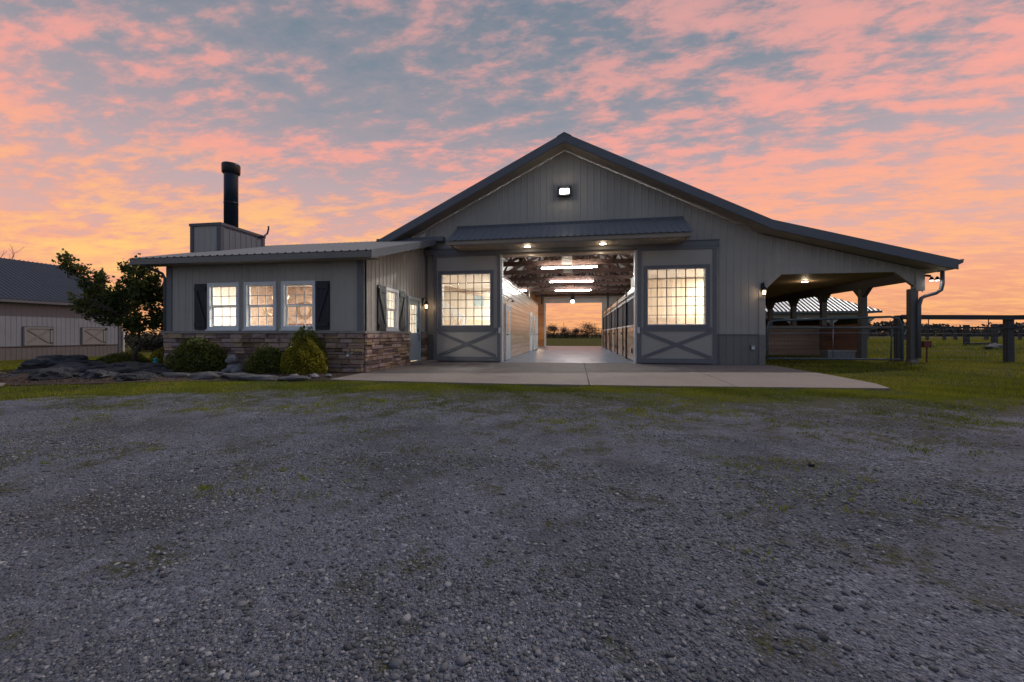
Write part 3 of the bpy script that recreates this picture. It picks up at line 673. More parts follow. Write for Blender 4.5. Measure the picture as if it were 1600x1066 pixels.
for x, y in ((-2.62, 30.2), (2.28, 30.2)): MB().box(x-.07, x+.07, y-.07, y+.07, 2.4 if x > 0 else 3.3, 5.0 if x > 0 else 4.4).build('column', 'black_metal', barn)
# trusses
TY = [15.1, 17.4, 19.8, 22.2, 24.6, 27.0, 29.4, 31.8]
for i, y in enumerate(TY):
    m = MB(); zc = 4.02; zt = lambda x: 7.80-RS*abs(x-RX)-TH-.16
    m.box(-6.74, 5.96, y-.04, y+.04, zc, zc+.20)
    m.beam((-6.74, y, zt(-6.74)), (RX, y, zt(RX)), .075, .18); m.beam((RX, y, zt(RX)), (5.96, y, zt(5.96)), .075, .18)
    tr = m.build('truss', 'truss_wood', barn)
    m = MB(); m.box(RX-.05, RX+.05, y-.035, y+.035, zc+.2, zt(RX))
    for s in (-1, 1):
        pts = [(RX, zc+.2), (RX+s*1.0, zt(RX+s*1.0)), (RX+s*2.0, zc+.2), (RX+s*2.9, zt(RX+s*2.9)), (RX+s*3.8, zc+.2), (RX+s*4.7, zt(RX+s*4.7)), (RX+s*5.5, zc+.2)]
        for a, b in zip(pts, pts[1:]): m.beam((a[0], y, a[1]), (b[0], y, b[1]), .06, .10)
        m.beam((RX+s*.55, y+.05, zc+.9), (RX+s*.55+s*.9, y+2.2, zt(RX+s*1.4)), .05, .09)
    m.build('web', 'truss_wood', tr)
    MB().box(RX-.22, RX+.22, y-.06, y-.042, zc+.01, zc+.42).build('gusset_plate', 'soffit' if i < 3 else 'truss_wood', tr)
for s in (-1, 1):
    for k in range(1, 7):
        x = RX+s*k*.95; z = 7.80-RS*abs(x-RX)-TH-.035
        MB().box(x-.04, x+.04, D+.2, BY-.02, z-.05, z+.03).build('purlin', 'truss_wood', barn)

# ------------------------------------------------------------------ rooms seen through the glass
def room(x0, x1, y0, y1, z1, m, floor_m, open_front=True):
    r = MB().box(x0, x1, y0, y1, -.02, .02).build('room_floor', floor_m, barn)
    MB().box(x0, x1, y0, y1, z1, z1+.05).build('room_ceiling', 'insulation', barn)
    MB().box(x0-.06, x1+.064, y0, y1+.06, z1+.052, z1+.085).box(x1+.062, x1+.07, y0, y1+.06, 2.5, z1+.05).build('ceiling_deck', 'truss_wood', barn)
    w = MB().box(x0-.06, x0, y0, y1, 0, z1).build('room_wall', m, barn)
    w2 = MB().box(x1, x1+.06, y0, y1, 0, z1).build('room_wall', m, barn)
    w3 = MB().box(x0-.06, x1+.06, y1, y1+.06, 0, z1).build('room_wall', m, barn)
    return w, w2, w3
def arealamp(name, loc, size, w, col):
    l = bpy.data.lights.new(name, 'AREA'); l.energy = w; l.color = col; l.shape = 'RECTANGLE'; l.size = size[0]; l.size_y = size[1]
    o = bpy.data.objects.new(name, l); C.objects.link(o); return o, loc
def room_light(loc, size, w, col, label):
    f = thing('ceiling_light', label, 'ceiling light', loc)
    x, y, z = loc
    MB().box(x-size[0]/2-.03, x+size[0]/2+.03, y-size[1]/2-.03, y+size[1]/2+.03, z-.04, z).build('housing', 'white_paint', f)
    MB().box(x-size[0]/2, x+size[0]/2, y-size[1]/2, y+size[1]/2, z-.05, z-.041).build('diffuser', 'bulb_white', f)
    l = bpy.data.lights.new('ceiling_light_glow', 'AREA'); l.energy = w; l.color = col; l.shape = 'RECTANGLE'; l.size = size[0]; l.size_y = size[1]
    o = bpy.data.objects.new('ceiling_light_glow', l); C.objects.link(o); o.parent = f; o.location = (0, 0, -.06); return f
# tack room behind the left door
room(-6.7, -2.92, D+.17, 19.6, 3.32, 'cream_wall', 'plank_varnish')
MB().box(-6.69, -6.66, 15.5, 16.5, 1.6, 2.6).build('room_window', 'white_paint', barn)
for x in (-5.9, -5.62): MB().box(x, x+.12, 18.2, 18.3, 0, 2.05).build('loft_post', 'white_paint', barn)
MB().beam((-6.6, 18.1, 2.75), (-5.2, 18.1, 1.75), .1, .2).build('stair_rail', 'white_paint', barn)
MB().box(-5.35, -5.15, 18.15, 18.3, 0, 1.75).build('loft_post', 'white_paint', barn)
MB().box(-6.69, -4.25, 19.57, 19.598, 0, 1.75).build('room_panelling', 'cream_plank', barn)
MB().box(-6.698, -6.67, D+.2, 19.56, 0, 1.75).build('room_panelling', 'cream_plank', barn)
MB().beam((-6.6, 17.2, 3.25), (-3.0, 17.2, 2.55), .08, .16).build('room_beam', 'plank_varnish', barn)
MB().box(-5.1, -4.6, 19.56, 19.599, 2.45, 3.1).build('room_window', 'pale_door', barn)
MB().box(-4.15, -3.45, 19.56, 19.595, 0, 2.1).build('room_door', 'cream_plank', barn)
MB().box(-4.22, -4.15, 19.54, 19.595, 0, 2.17).build('casing', 'white_paint', barn)
room_light((-3.3, 17.4, 3.31), (.5, 1.4), 250, (1, .94, .84), 'lit white ceiling panel inside the room behind the left barn door')
# feed room behind the right door
w = room(2.28, 5.92, D+.17, 17.04, 3.32, 'cream_wall', 'plank_varnish')
for k in range(19):
    x = 2.29+k*.19; MB().box(x, x+.183, 17.01-.004*(k % 2), 17.035, .02, 3.3).build('plank', 'cream_plank', w[2])
MB().box(2.29, 5.91, 16.99, 17.004, 0, 1.7).build('room_panelling', 'plank_varnish', barn)
room_light((5.5, 15.8, 3.31), (.4, 1.2), 175, (1, .94, .84), 'lit white ceiling panel inside the room behind the right barn door')

# ------------------------------------------------------------------ the stone-based wing
WX0, WX1, WY = -11.7, -5.58, 9.79
WS = .291
def wroof(y): return 3.13+WS*(y-9.3)
wcore = MB()
wins = [(-10.33, -9.31), (-9.15, -8.15), (-7.99, -6.96)]
wz0, wz1 = 1.14, 2.46
xs_ = [WX0] + [v for w in wins for v in w] + [WX1]
for a, b in zip(xs_[::2], xs_[1::2]): wcore.box(a, b, WY+.01, WY+.14, wz0, wz1)
wcore.box(WX0, WX1, WY+.01, WY+.14, 0, wz0); wcore.box(WX0, WX1, WY+.01, WY+.14, wz1, 3.02)
wf = wcore.build('wing_front_wall', 'cream_wall', barn)
fr = lambda u, d, z: (u, WY-d, z)
for a, b in zip(xs_[::2], xs_[1::2]): panels(wf, a+(.12 if a == WX0 else 0), b-(.12 if b == WX1 else 0), 1.09, 3.0, fr, 'siding')
for a, b in wins: panels(wf, a, b, wz1, 3.0, fr, 'siding')
MB().box(WX0-.02, WX0+.16, WY-.03, WY+.14, 1.09, 3.0).build('corner_trim', 'trim', barn)
MB().box(WX1-.17, WX1+.028, WY-.03, WY+.005, 1.09, 3.05).build('corner_trim', 'trim', barn)
# side wall facing the apron, with a window and the entry door
SWY = (10.97, 11.82); DY = (12.63, 13.53)
sc_ = MB()
for a, b, c, e in ((WY+.142, SWY[0], 0, 3.0), (SWY[0], SWY[1], 0, 1.12), (SWY[0], SWY[1], 2.40, 3.3), (SWY[1], DY[0], 0, 3.3), (DY[0], DY[1], 2.22, 3.7), (DY[1], D-.002, 0, 3.9)): sc_.box(WX1-.13, WX1-.01, a, b, c, e)
sc_.prism([(WX1-.13, WY+.142, 2.98), (WX1-.13, D-.002, 3.88), (WX1-.13, D-.002, 4.26), (WX1-.13, WY+.142, 3.02)], (.115, 0, 0))
ws = sc_.build('wing_side_wall', 'cream_wall', barn)
sd_ = lambda u, d, z: (WX1+d, u, z)
stop = lambda u: 3.0+WS*(u-WY)
for a, b, c, e in ((WY-.02, SWY[0], 1.09, stop), (SWY[0], SWY[1], 2.40, stop), (SWY[1], DY[0]-.08, 1.09, stop), (DY[0]-.08, DY[1]+.08, 2.30, stop), (DY[1]+.08, D-.05, 1.09, stop)): panels(ws, a, b, c, e, sd_, 'siding')
we = MB().box(WX0+.002, WX0+.12, WY+.145, D, 0, 3.0).build('wing_end_wall', 'cream_wall', barn)
panels(we, WY, D, .0, stop, lambda u, d, z: (WX0-d, u, z), 'siding')
# stone veneer with individual stones
ven = MB().box(WX0-.03, WX1-.002, WY-.055, WY+.004, 0, 1.03); ven.box(WX1+.002, WX1+.055, WY-.055, DY[0]-.09, 0, 1.03); ven.box(WX1+.002, WX1+.055, DY[1]+.09, D-.05, 0, 1.03)
ven = ven.build('stone_veneer', 'mortar', barn)
def stone_mesh(seed):
    r = random.Random(seed); j = lambda a: r.uniform(-a, a)
    b = [(-.5+j(.02), 0, -.5+j(.04)), (.5+j(.02), 0, -.5+j(.04)), (.5+j(.02), 0, .5+j(.05)), (-.5+j(.02), 0, .5+j(.05))]
    md = [(x*.985, -.75+j(.1), z*.97) for x, _, z in b]
    fr_ = [(x*r.uniform(.86, .95), -1+j(.22), z*r.uniform(.70, .86)) for x, _, z in b]
    v = b+md+fr_; f = [(0, 1, 2, 3)]
    for k in (0, 4): f += [(k+i, k+(i+1) % 4, k+4+(i+1) % 4, k+4+i) for i in range(4)]
    f += [(8, 9, 10), (8, 10, 11)]
    me = bpy.data.meshes.new('stone'); me.from_pydata(v, [], [tuple(reversed(q)) for q in f])
    bm = bmesh.new(); bm.from_mesh(me); bmesh.ops.recalc_face_normals(bm, faces=bm.faces); bm.to_mesh(me); bm.free()
    me.materials.append(MATS['stone']); return me
SM = [stone_mesh(i) for i in range(8)]
def stones(u0, u1, z0, z1, place, rot):
    z = z0
    while z < z1-.02:
        h = random.choice((.075, .09, .10, .12, .14)); h = min(h, z1-z)
        if z1-(z+h) < .05: h = z1-z
        u = u0
        while u < u1-.01:
            w = random.choice((.22, .3, .36, .44, .55)); w = min(w, u1-u)
            if u1-(u+w) < .12: w = u1-u
            if h > .11 and w > .3 and random.random() < .3:   # two thin ledges instead of one
                for q in (0, 1): inst('stone', random.choice(SM), place(u+w/2, z+h*(.25+.5*q)), ven, (w-.008, random.uniform(.035, .075), h/2-.006), rot)
            else: inst('stone', random.choice(SM), place(u+w/2, z+h/2), ven, (w-.008, random.uniform(.03, .10), h-.010), rot)
            u += w
        z += h
stones(WX0-.03, WX1+.05, .0, 1.03, lambda u, z: (u, WY-.055, z), (0, 0, 0))
stones(WY-.05, DY[0]-.09, .0, 1.03, lambda u, z: (WX1+.055, u, z), (0, 0, R(90)))
stones(DY[1]+.09, D-.05, .0, 1.03, lambda u, z: (WX1+.055, u, z), (0, 0, R(90)))
cap = MB().box(WX0-.08, WX1+.14, WY-.15, WY-.02, 1.032, 1.10).build('stone_cap', 'cap_stone', barn)
MB().box(WX1+.012, WX1+.14, WY-.018, DY[0]-.09, 1.032, 1.10).build('stone_cap', 'cap_stone', barn)
MB().box(WX1+.012, WX1+.14, DY[1]+.09, D-.05, 1.032, 1.10).build('stone_cap', 'cap_stone', barn)

# double-hung windows, six panes over six
def dh_window(a, b, z0, z1, ax, pos, out):
    """ax 'x': window spans x in plane y=pos (outside -y); ax 'y': spans y in plane x=pos (outside +x)"""
    def bx(u0, u1, d0, d1, w0, w1, mb=None):
        mb = mb or MB()
        return mb.box(u0, u1, pos-d1, pos-d0, w0, w1) if ax == 'x' else mb.box(pos+d0, pos+d1, u0, u1, w0, w1)
    t = .085
    m = MB()
    for q in ((a, a+t, z0, z1), (b-t, b, z0, z1), (a+t, b-t, z0, z0+t), (a+t, b-t, z1-t, z1)): bx(q[0], q[1], -.10, .05, q[2], q[3], m)
    w = m.build('window', 'white_paint', barn)
    zm = (z0+z1)/2; n = 3
    for lo, hi, d in ((z0+t, zm, -.055), (zm, z1-t, -.02)):
        s = .035; ia, ib = a+t, b-t; m = MB()
        for q in ((ia, ia+s, lo, hi), (ib-s, ib, lo, hi), (ia+s, ib-s, lo, lo+s), (ia+s, ib-s, hi-s, hi)): bx(q[0], q[1], d-.03, d, q[2], q[3], m)
        pw = (ib-ia-2*s)/n; ph = (hi-lo-2*s)/2
        for k in range(1, n): bx(ia+s+k*pw-.009, ia+s+k*pw+.009, d-.024, d-.004, lo+s, hi-s, m)
        bx(ia+s, ib-s, d-.026, d-.006, lo+s+ph-.009, lo+s+ph+.009, m)
        m.build('sash', 'white_paint', w)
        me = pane_mesh('pane', pw-.018, ph-.018, ax)
        for i in range(n):
            for j in range(2):
                u = ia+s+(i+.5)*pw; v = lo+s+(j+.5)*ph; dd = d-.015
                inst('pane', me, (u, pos-dd, v) if ax == 'x' else (pos+dd, u, v), w)
    bx(a-.02, b+.02, .051, .085, z0-.03, z0+.005).build('sill', 'white_paint', w)
for a, b in wins: dh_window(a, b, wz0, wz1, 'x', WY, -1)
dh_window(SWY[0], SWY[1], 1.12, 2.40, 'y', WX1, 1)
def shutter(a, b, z0, z1, ax, pos, flip):
    def bx(u0, u1, d0, d1, w0, w1): return MB().box(u0, u1, pos-d1, pos-d0, w0, w1) if ax == 'x' else MB().box(pos+d0, pos+d1, u0, u1, w0, w1)
    s = bx(a, b, .022, .03, z0, z1).build('shutter', 'navy_shutter', barn)
    n = 4
    for k in range(n): bx(a+(b-a)*k/n+.002, a+(b-a)*(k+1)/n-.002, .031, .052, z0, z1).build('plank', 'navy_shutter', s)
    for z in (z0+.08, z1-.20): bx(a+.02, b-.02, .053, .078, z, z+.11).build('batten', 'navy_shutter', s)
    u0, u1 = (a+.05, b-.05) if flip else (b-.05, a+.05)
    P_ = lambda u, z: (u, pos-.064, z) if ax == 'x' else (pos+.064, u, z)
    MB().beam(P_(u0, z1-.2), P_(u1, z0+.19), .02, .07, (0, 0, 1)).build('brace', 'navy_shutter', s)
shutter(-10.75, -10.345, 1.14, 2.44, 'x', WY, True); shutter(-6.945, -6.55, 1.14, 2.44, 'x', WY, False)
shutter(10.50, 10.955, 1.11, 2.41, 'y', WX1, True); shutter(11.835, 12.29, 1.11, 2.41, 'y', WX1, False)
# entry door
ed = MB()
gy0, gy1, gz0_, gz1_ = DY[0]+.16, DY[1]-.16, 1.06, 2.02
for a, b, c, e in ((DY[0], gy0, .10, 2.20), (gy1, DY[1], .10, 2.20), (gy0, gy1, .10, gz0_), (gy0, gy1, gz1_, 2.20)): ed.box(WX1-.05, WX1-.005, a, b, c, e)
ed = ed.build('entry_door', 'pale_door', barn)
for a, b, c, e in ((DY[0]-.09, DY[0], .03, 2.30), (DY[1], DY[1]+.09, .03, 2.30), (DY[0], DY[1], 2.20, 2.30)): MB().box(WX1-.06, WX1+.045, a, b, c, e).build('casing', 'pale_door', ed)
m = MB(); pw = (gy1-gy0)/3; ph = (gz1_-gz0_)/3
for k in (1, 2): m.box(WX1-.035, WX1-.012, gy0+k*pw-.01, gy0+k*pw+.01, gz0_, gz1_); m.box(WX1-.036, WX1-.014, gy0, gy1, gz0_+k*ph-.01, gz0_+k*ph+.01)
m.build('muntins', 'pale_door', ed)
me = pane_mesh('pane', pw-.02, ph-.02, 'y')
for i in range(3):
    for j in range(3): inst('pane', me, (WX1-.024, gy0+(i+.5)*pw, gz0_+(j+.5)*ph), ed)
MB().tube([(WX1+.0, 13.42, 1.02), (WX1+.06, 13.42, 1.0), (WX1+.06, 13.42, .82), (WX1+.0, 13.42, .80)], .014, 6).build('handle', 'black_metal', ed)
MB().box(WX1-.004, WX1+.02, 13.38, 13.46, 1.08, 1.22).build('lock_plate', 'black_metal', ed)
for z in (.25,): MB().box(WX1-.004, WX1+.008, DY[0]+.12, DY[1]-.12, z, z+.62).build('door_panel', 'pale_door', ed)
MB().box(WX1-.06, WX1+.55, DY[0]-.15, 13.95, .005, .075).build('door_step', 'concrete', barn)
# wing roof with standing ribs, eave gutter, rake boards
rx0, rx1 = -12.28, -5.10
wr = MB().prism([(rx0, 9.34, wroof(9.34)-.02), (rx0, D-.08, wroof(D-.08)-.02), (rx0, D-.08, wroof(D-.08)-.16), (rx0, 9.34, wroof(9.34)-.16)], (rx1-rx0, 0, 0)).build('wing_roof', 'soffit', barn)
n = 8
for i in range(n):
    a = rx0-.02+(rx1-rx0+.04)*i/n; b = rx0-.02+(rx1-rx0+.04)*(i+1)/n; mb = MB(); vs = []; cols = [(a, 0)]
    for k in range(4):
        c = a+(k+.5)*(b-a)/4; cols += [(c-.035, 0), (c-.018, .024), (c+.018, .024), (c+.035, 0)]
    cols.append((b, 0))
    for x, d in cols: vs += [(x, 9.24, wroof(9.24)+d), (x, D-.06, wroof(D-.06)+d)]
    mb.add(vs, [(2*j, 2*j+2, 2*j+3, 2*j+1) for j in range(len(cols)-1)]); mb.build('roof_panel', 'roof_metal', wr)
MB().box(rx0, rx1+.02, 9.25, 9.335, 2.95, 3.10).build('gutter', 'wainscot', barn)
MB().prism([(rx0+.02, 9.34, 2.97), (rx0+.02, WY-.01, 2.97), (rx0+.02, WY-.01, 2.99), (rx0+.02, 9.34, 2.99)], (rx1-rx0-.04, 0, 0)).build('eave_soffit', 'soffit', barn)
for x0, x1, mm in ((rx1+.001, rx1+.04, 'roof_metal'), (rx0-.04, rx0-.001, 'fascia')):
    MB().prism([(x0, 9.26, wroof(9.26)+.015), (x0, D-.30, wroof(D-.30)+.015), (x0, D-.30, wroof(D-.3)-.20), (x0, 9.26, wroof(9.26)-.20)], (x1-x0, 0, 0)).build('rake_board', mm, barn)
MB().box(-7.4, -4.80, D-.30, D-.025, 4.42, 4.58).build('roof_flashing', 'fascia', barn)
MB().tube([(-11.95, 9.32, 2.98), (-11.93, 9.42, 2.90), (-11.80, 9.72, 2.76), (-11.76, 9.76, 2.62), (-11.76, 9.76, .3)], .04, 8).build('downspout', 'dark_trim', barn, True)
# chimney chase and flue
chase = MB().box(-12.75, -11.62, 11.46, 13.28, 0, 4.62).build('chimney_chase', 'fascia', barn)
panels(chase, 11.54, 13.2, 3.6, 4.62, lambda u, d, z: (-11.615+d, u, z), 'roof_metal')
panels(chase, -12.67, -11.72, 3.0, 4.62, lambda u, d, z: (u, 11.455-d, z), 'siding')
for x0, x1, y0, y1 in ((-12.77, -12.66, 11.42, 11.5), (-11.73, -11.59, 11.42, 11.55), (-11.64, -11.58, 13.18, 13.30)): MB().box(x0, x1, y0, y1, 3.0, 4.62).build('corner_trim', 'dark_trim', chase)
MB().box(-12.80, -11.57, 11.41, 13.33, 4.62, 4.71).build('chase_cap', 'dark_trim', chase)
flue = MB().lathe((-12.06, 12.30, 4.71), [(.218, 0), (.218, 1.95), (.21, 2.0)], 20).build('flue_pipe', 'flue_metal', barn, True)
MB().lathe((-12.06, 12.30, 6.66), [(.24, 0), (.28, .05), (.285, .30), (.27, .35), (.05, .38)], 20).build('flue_cap', 'black_metal', flue, True)
MB().lathe((-12.06, 12.30, 5.62), [(.225, 0), (.225, .04)], 20).build('flue_band', 'black_metal', flue, True)
MB().tube([(-11.58, 13.0, 4.60), (-11.56, 13.22, 4.68), (-11.55, 13.38, 4.82), (-11.55, 13.44, 5.0), (-11.55, 13.44, 5.12)], .03, 6).build('vent_pipe', 'black_metal', barn, True)
# wing interior
MB().box(WX0+.13, WX1-.14, WY+.15, D-.02, .0, .03).build('room_floor', 'plank_varnish', barn)
MB().box(WX0+.125, WX1-.135, D-.02, D+.008, .03, 2.95).build('room_wall', 'cream_wall', barn)
MB().box(WX0+.125, WX1-.135, WY+.145, D-.02, 2.86, 2.94).build('room_ceiling', 'insulation', barn)
MB().box(-11.575, -11.42, 12.35, D-.03, .03, 2.85).build('fireplace', 'room_stone', barn)
MB().box(-11.415, -9.65, D-.12, D-.025, .03, 2.85).build('fireplace', 'room_stone', barn)
MB().box(-11.40, -10.2, D-.32, D-.125, 1.32, 1.42).build('mantel_shelf', 'leather', barn)
so = thing('sofa', 'brown leather sofa inside the wing behind its front windows', 'sofa', (-9.4, 12.5, .03))
MB().box(-10.4, -8.6, 12.2, 13.0, .15, .48).build('seat', 'leather', so); MB().box(-10.4, -8.6, 12.9, 13.15, .15, 1.0).build('backrest', 'leather', so)
for x in (-10.55, -8.6): MB().box(x, x+.15, 12.15, 13.1, .1, .68).build('armrest', 'leather', so)
MB().box(-10.5, -8.5, 12.25, 13.05, .03, .15).build('base', 'leather', so)
ch = thing('antler_chandelier', 'brown antler chandelier hanging behind the middle wing window', 'chandelier', (-9.7, 11.6, 2.86))
MB().tube([(-9.7, 11.6, 2.86), (-9.7, 11.6, 2.1)], .012, 6).build('stem', 'black_metal', ch)
for k in range(9):
    a = k*.698; r0 = random.uniform(.35, .5); z = random.choice((2.05, 1.75))
    pts = [(-9.7+math.cos(a+t*.5)*r0*t, 11.6+math.sin(a+t*.5)*r0*t, z-.22*math.sin(t*2.6)+.38*t*t) for t in np.linspace(.05, 1, 7)]
    ar = MB().tube(pts, [.03, .03, .028, .025, .02, .014, .006], 6); ar.tube([pts[4], (pts[4][0]*1+.03, pts[4][1], pts[4][2]+.18)], [.018, .004], 5)
    ar.build('antler', 'antler', ch, True)
wr_ = thing('wall_wreath', 'brown twig wreath on the stone wall inside the wing', 'wreath', (-10.5, D-.15, 1.9))
for rr in (.24, .29, .33):
    MB().tube([(-10.5+math.cos(t)*rr*(1+.08*math.sin(5*t+rr*30)), D-.16, 1.95+math.sin(t)*rr) for t in np.linspace(0, 6.283, 20)], .025, 5).build('twig_ring', 'antler', wr_)
room_light((-8.7, 11.7, 2.85), (2.2, 1.0), 310, (1, .92, .80), 'lit white ceiling panel inside the stone-based wing')

# ------------------------------------------------------------------ lamps
def point(parent, loc, w, col, r=.04):
    l = bpy.data.lights.new('lamp_glow', 'POINT'); l.energy = w; l.color = col; l.shadow_soft_size = r
    o = bpy.data.objects.new('lamp_glow', l); C.objects.link(o); o.parent = parent; o.location = Vector(loc)-ORG[parent]
fl = thing('floodlight', 'lit rectangular black floodlight high on the barn gable', 'floodlight', (RX, D-.1, 6.0))
m = MB(); x, z = RX, 6.02
for a, b, c, e in ((x-.25, x+.25, z+.13, z+.165), (x-.25, x+.25, z-.165, z-.13), (x-.25, x-.215, z-.13, z+.13), (x+.215, x+.25, z-.13, z+.13)): m.box(a, b, D-.20, D-.08, c, e)
m.box(x-.215, x+.215, D-.10, D-.08, z-.13, z+.13); m.build('housing', 'black_metal', fl)
MB().box(x-.155, x+.155, D-.16, D-.13, z-.085, z+.085).build('lens', 'bulb_white', fl)
MB().box(x-.06, x+.06, D-.08, D-.02, z-.06, z+.06).build('mount', 'black_metal', fl)
point(fl, (x, D-.35, z), 5, (1, .88, .70), .1)
for i, (x, y, z, lab) in enumerate(((-1.66, 13.5, 4.018, 'lit round downlight in the awning soffit, left one of two'), (.86, 13.5, 4.018, 'lit round downlight in the awning soffit, right one of two'), (8.45, 16.5, 2.99, 'lit round downlight in the lean-to ceiling'))):
    d = thing('downlight', lab, 'downlight', (x, y, z), 'recessed downlights')
    MB().lathe((x, y, z), [(.13, -.012), (.13, 0), (.12, .01)], 20).build('trim_ring', 'white_paint', d)
    MB().lathe((x, y, z-.014), [(.10, -.006), (.10, 0)], 20).build('lens', 'downlight', d)
    point(d, (x, y, z-.06), 7 if i < 2 else 14, (1, .78, .52), .08)
def lantern(loc, dirx, diry, lab, w):
    x, y, z = loc; t = thing('wall_lantern', lab, 'wall lantern', loc, 'wall lanterns')
    cx_, cy_ = x+dirx*.14, y+diry*.14
    MB().box(min(x, x+dirx*.02)-.04*abs(diry), max(x, x+dirx*.02)+.04*abs(diry), min(y, y+diry*.02)-.04*abs(dirx), max(y, y+diry*.02)+.04*abs(dirx), z-.02, z+.28).build('back_plate', 'black_metal', t)
    MB().tube([(x, y, z+.2), (x+dirx*.07, y+diry*.07, z+.30), (cx_, cy_, z+.24), (cx_, cy_, z+.16)], .013, 6).build('arm', 'black_metal', t)
    MB().lathe((cx_, cy_, z+.05), [(.095, 0), (.09, .02), (.03, .11), (.01, .13)], 12).build('hood', 'black_metal', t)
    MB().lathe((cx_, cy_, z-.13), [(.04, .03), (.05, .15)], 12).build('glass_shade', 'bulb_warm', t)
    MB().lathe((cx_, cy_, z-.16), [(.05, 0), (.065, .02), (.065, .03)], 12).build('base_ring', 'black_metal', t)
    point(t, (cx_+dirx*.14, cy_+diry*.14, z-.05), w, (1, .66, .36), .05)
lantern((WX1+.02, 13.85, 2.06), 1, 0, 'lit black wall lantern beside the pale entry door', 1.6)
lantern((5.99, D-.04, 2.40), 0, -1, 'lit wall lantern at the corner of the lean-to opening', 1.8)
sl = thing('security_light', 'twin-head security light under the lean-to eave by the downspout', 'security light', (10.75, D-.1, 2.95))
MB().tube([(10.60, D-.06, 2.82), (10.72, D-.08, 2.80)], .035, 8).build('mount', 'black_metal', sl)
for dx_ in (.0, .15):
    MB().lathe((10.72+dx_, D-.12, 2.66), [(.06, 0), (.055, .04), (.03, .10), (.015, .12)], 12).build('lamp_head', 'black_metal', sl)
    MB().lathe((10.72+dx_, D-.12, 2.648), [(.045, 0), (.045, .01)], 12).build('lens', 'bulb_white', sl)
point(sl, (10.8, D-.12, 2.58), 1.2, (1, .93, .82), .06)
def strip(x, y, z, L_, lab, ax='x', w=0):
    t = thing('strip_light', lab, 'strip light', (x, y, z), 'strip lights over the barn aisle')
    if ax == 'x':
        MB().box(x-L_/2, x+L_/2, y-.03, y+.03, z+.035, z+.08).build('housing', 'steel', t)
        for k in (-.035, .035): MB().tube([(x-L_/2+.03, y+k, z), (x+L_/2-.03, y+k, z)], .019, 8).build('tube', 'tube_light', t, True)
    else:
        MB().box(x-.08, x+.08, y-L_/2, y+L_/2, z+.03, z+.11).build('housing', 'white_paint', t)
        for k in (-.04, .04): MB().tube([(x+k, y-L_/2+.03, z), (x+k, y+L_/2-.03, z)], .03, 8).build('tube', 'tube_light', t, True)
    for s in (-1, 1): MB().tube([(x+s*.8*(ax == 'x'), y+s*.8*(ax == 'y'), z+.1), (x+s*.8*(ax == 'x'), y+s*.8*(ax == 'y'), z+.36)], .006, 4).build('hanger', 'steel', t)
strip(-.32, 17.15, 3.86, 2.4, 'lit twin-tube strip light nearest the barn entrance')
strip(-.28, 22.0, 3.90, 2.4, 'lit twin-tube strip light, middle one over the barn aisle')
strip(-.22, 26.5, 3.90, 2.4, 'lit twin-tube strip light farthest down the barn aisle')
strip(-4.2, 26.5, 3.95, 1.8, 'lit strip light above the plank room wall')
strip(3.9, 20.0, 3.95, 2.4, 'added strip light above the stalls, brightening the barn inside')  # extra strip, added for more light inside the barn
pn = thing('pendant_lamp', 'black pendant lamp with white globe before the far barn opening', 'pendant lamp', (-.3, 30.5, 4.0))
MB().tube([(-.3, 30.5, 4.1), (-.3, 30.5, 3.98)], .03, 6).build('stem', 'black_metal', pn); MB().lathe((-.3, 30.5, 3.62), [(.14, 0), (.14, .3), (.10, .38)], 12).build('can', 'black_metal', pn)
MB().lathe((-.3, 30.5, 3.36), [(.03, 0), (.12, .06), (.15, .14), (.12, .22), (.06, .27)], 14).build('globe', 'bulb_white', pn, True)
jl = thing('jelly_jar_lamp', 'small glowing lamp on the orange plank wall in the barn', 'wall lamp', (-3.2, 31.5, 1.2))
MB().lathe((-3.17, 31.5, 1.12), [(.05, 0), (.06, .06), (.04, .14)], 10).build('jar', 'bulb_warm', jl, True); MB().lathe((-3.17, 31.5, 1.26), [(.06, 0), (.07, .04), (.03, .08)], 10).build('cap', 'black_metal', jl)
point(jl, (-2.95, 31.5, 1.6), 30, (1, .62, .3), .1)
goose = thing('gooseneck_lamp', 'black gooseneck hook above the first aisle door', 'wall lamp', (-2.7, 15.5, 2.35))
MB().tube([(-2.70, 15.5, 2.32), (-2.64, 15.5, 2.42), (-2.54, 15.5, 2.44), (-2.48, 15.5, 2.36)], .012, 6).build('arm', 'black_metal', goose); MB().lathe((-2.48, 15.5, 2.28), [(.08, 0), (.02, .08)], 10).build('hood', 'black_metal', goose)

# ------------------------------------------------------------------ gate, fences, yard things
gy = D+.02
gt = thing('pipe_gate', 'dark green pipe gate with wire mesh across the lean-to opening', 'gate', (8.05, gy, .15))
gx0, gx1 = 6.17, 10.03
def bow(z, zt_, r=.18):
    return [(gx0, gy, z), (gx0, gy, zt_-r), (gx0+r*.3, gy, zt_-r*.3), (gx0+r, gy, zt_), (gx1-r*1.6, gy, zt_+.10), (gx1-r*.5, gy, zt_+.04), (gx1, gy, zt_-r), (gx1, gy, z)]
MB().tube(bow(.20, 1.46, .2), .036, 8).build('frame_tube', 'gate_paint', gt, True)
for z in (1.22, .22): MB().tube([(gx0, gy, z), (gx1, gy, z)], .032, 8).build('rail', 'gate_paint', gt, True)
MB().tube([(gx0, gy, 1.05), (gx1, gy, 1.06)], .010, 6).build('rail', 'steel', gt, True)
MB().tube([(8.1, gy, .22), (8.1, gy, 1.44)], .014, 6).build('upright', 'steel', gt, True)
MB().tube([(9.72, gy, .16), (9.76, gy, 1.25)], .022, 6).build('upright', 'gate_paint', gt, True)
m = MB()
for k in range(1, 38): x = gx0+k*(gx1-gx0)/38; m.tube([(x, gy-.02, .22), (x, gy-.02, 1.22)], .002, 4, False)
